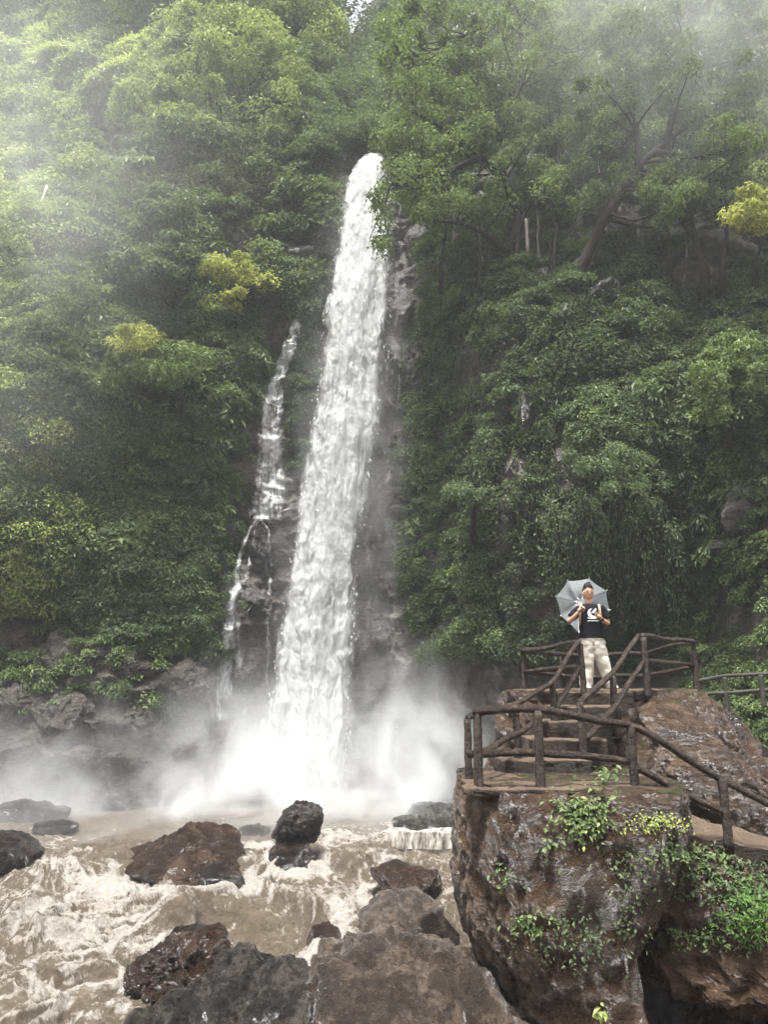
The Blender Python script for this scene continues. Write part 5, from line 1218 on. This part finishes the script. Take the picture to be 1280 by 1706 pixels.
for i in range(8):
    mb = MB(); P = [hub * (1 - s_) + cor[i] * s_ + np.array([0, .13 * (1 - (2 * s_ - 1) ** 2) - .006, 0]) for s_ in np.linspace(0, 1.02, 9)]
    addtube(mb, np.array(P) - ub, .004, 6)
    a, b = np.array(P[4]), hub + (pp(968.5, 1015, -.24) - hub) * .30
    link('rib', mb.mesh('rib', metal), um)
    mb = MB(); addtube(mb, np.array([a, b]) - ub, .003, 6); link('stretcher', mb.mesh('stretcher', metal), um)
    mb = MB(); tp_ = np.array(P[8]); mb.add(icos(2)[0] * .007 + tp_ - ub, icos(2)[1]); link('rib_tip', mb.mesh('rib_tip', whitem), um)
hd_ = pp(968.5, 1015.5, -.24); dv_ = unit((hub - hd_)[None])[0]
mb = MB(); addtube(mb, np.array([hd_ - dv_ * .05, hub + dv_ * .20]) - ub, .006, 8); link('shaft', mb.mesh('shaft', metal), um)
mb = MB(); addtube(mb, np.array([hd_ - dv_ * .13, hd_ - dv_ * .05, hd_ + dv_ * .04]) - ub, .013, 10); link('handle', mb.mesh('handle', darkm), um)
# ------------------------------------------------------------------ air
mistbox('spray_mist', (-22, 20.5, -1), (8, 34.2, 9.5),
        [(-3.0, 30.5, -.3, 6.0, 3.6, 2.6, .7), (2.4, 29.5, -.2, 3.4, 3.2, 3.2, .9), (-10.5, 29.5, -.6, 7.5, 4.2, 1.7, .5), (1.0, 30, 3.2, 2.6, 2.0, 2.6, .30), (-5.5, 30.5, 1.5, 3.6, 2.4, 4.5, .22), (-4, 26, -.6, 12, 3.4, .9, .35), (-11.5, 28.3, .8, 6.5, 2.4, 3.0, .34)],
        0.8, .50, 'white spray boiling up at the foot of the fall', 1.7, .40)
mistbox('lens_veil', (-26, 20, 3), (-4, 30, 38), [(-15.5, 25, 19, 5.0, 3.4, 7.0, 1), (-15, 26, 28, 8, 3.4, 6, .8)], .040, .25, 'pale veil added before the left slope, standing in for lens spray', 1.0, .3)  # added volume imitating the whitish veil of spray on the lens
mistbox('lens_veil', (1, 20, 20), (23, 31, 44), [(12.5, 25.5, 32, 6.5, 4, 7.0, 1)], .048, .25, 'pale veil added before the right hand trees, standing in for lens spray', 1.0, .3)  # second added volume for the lens spray veil, upper right
mistbox('fall_spray', (-6.5, 30.6, 3), (2.5, 34.6, 30), [(-2.7, 32.5, 7, 2.0, 1.2, 6, 1), (-2.0, 32.6, 15, 1.9, 1.1, 6, .9), (-1.4, 33.0, 23, 1.6, 1.1, 5, .8), (-.2, 33, 13, 1.6, 1.0, 9, .6)], .17, .8, 'fine spray drifting off the falling water', 1.2, .36)
kz = NT('haze'); kz.t.nodes.remove(kz.p)
pv = kz.n('ShaderNodeVolumePrincipled', Color=(.93, .96, 1, 1), Density=.0008, Anisotropy=.2)
kz.t.links.new(pv.outputs[0], kz.out.inputs['Volume'])
hx0, hx1, hy0, hy1, hz0, hz1 = -112, 112, -112, 112, -3.6, 125
hv = [(x, y, z) for x in (hx0, hx1) for y in (hy0, hy1) for z in (hz0, hz1)]
link('haze', mesh('haze', hv, [(0, 1, 3, 2), (4, 6, 7, 5), (0, 4, 5, 1), (2, 3, 7, 6), (0, 2, 6, 4), (1, 5, 7, 3)], kz.m, False), kind='stuff')
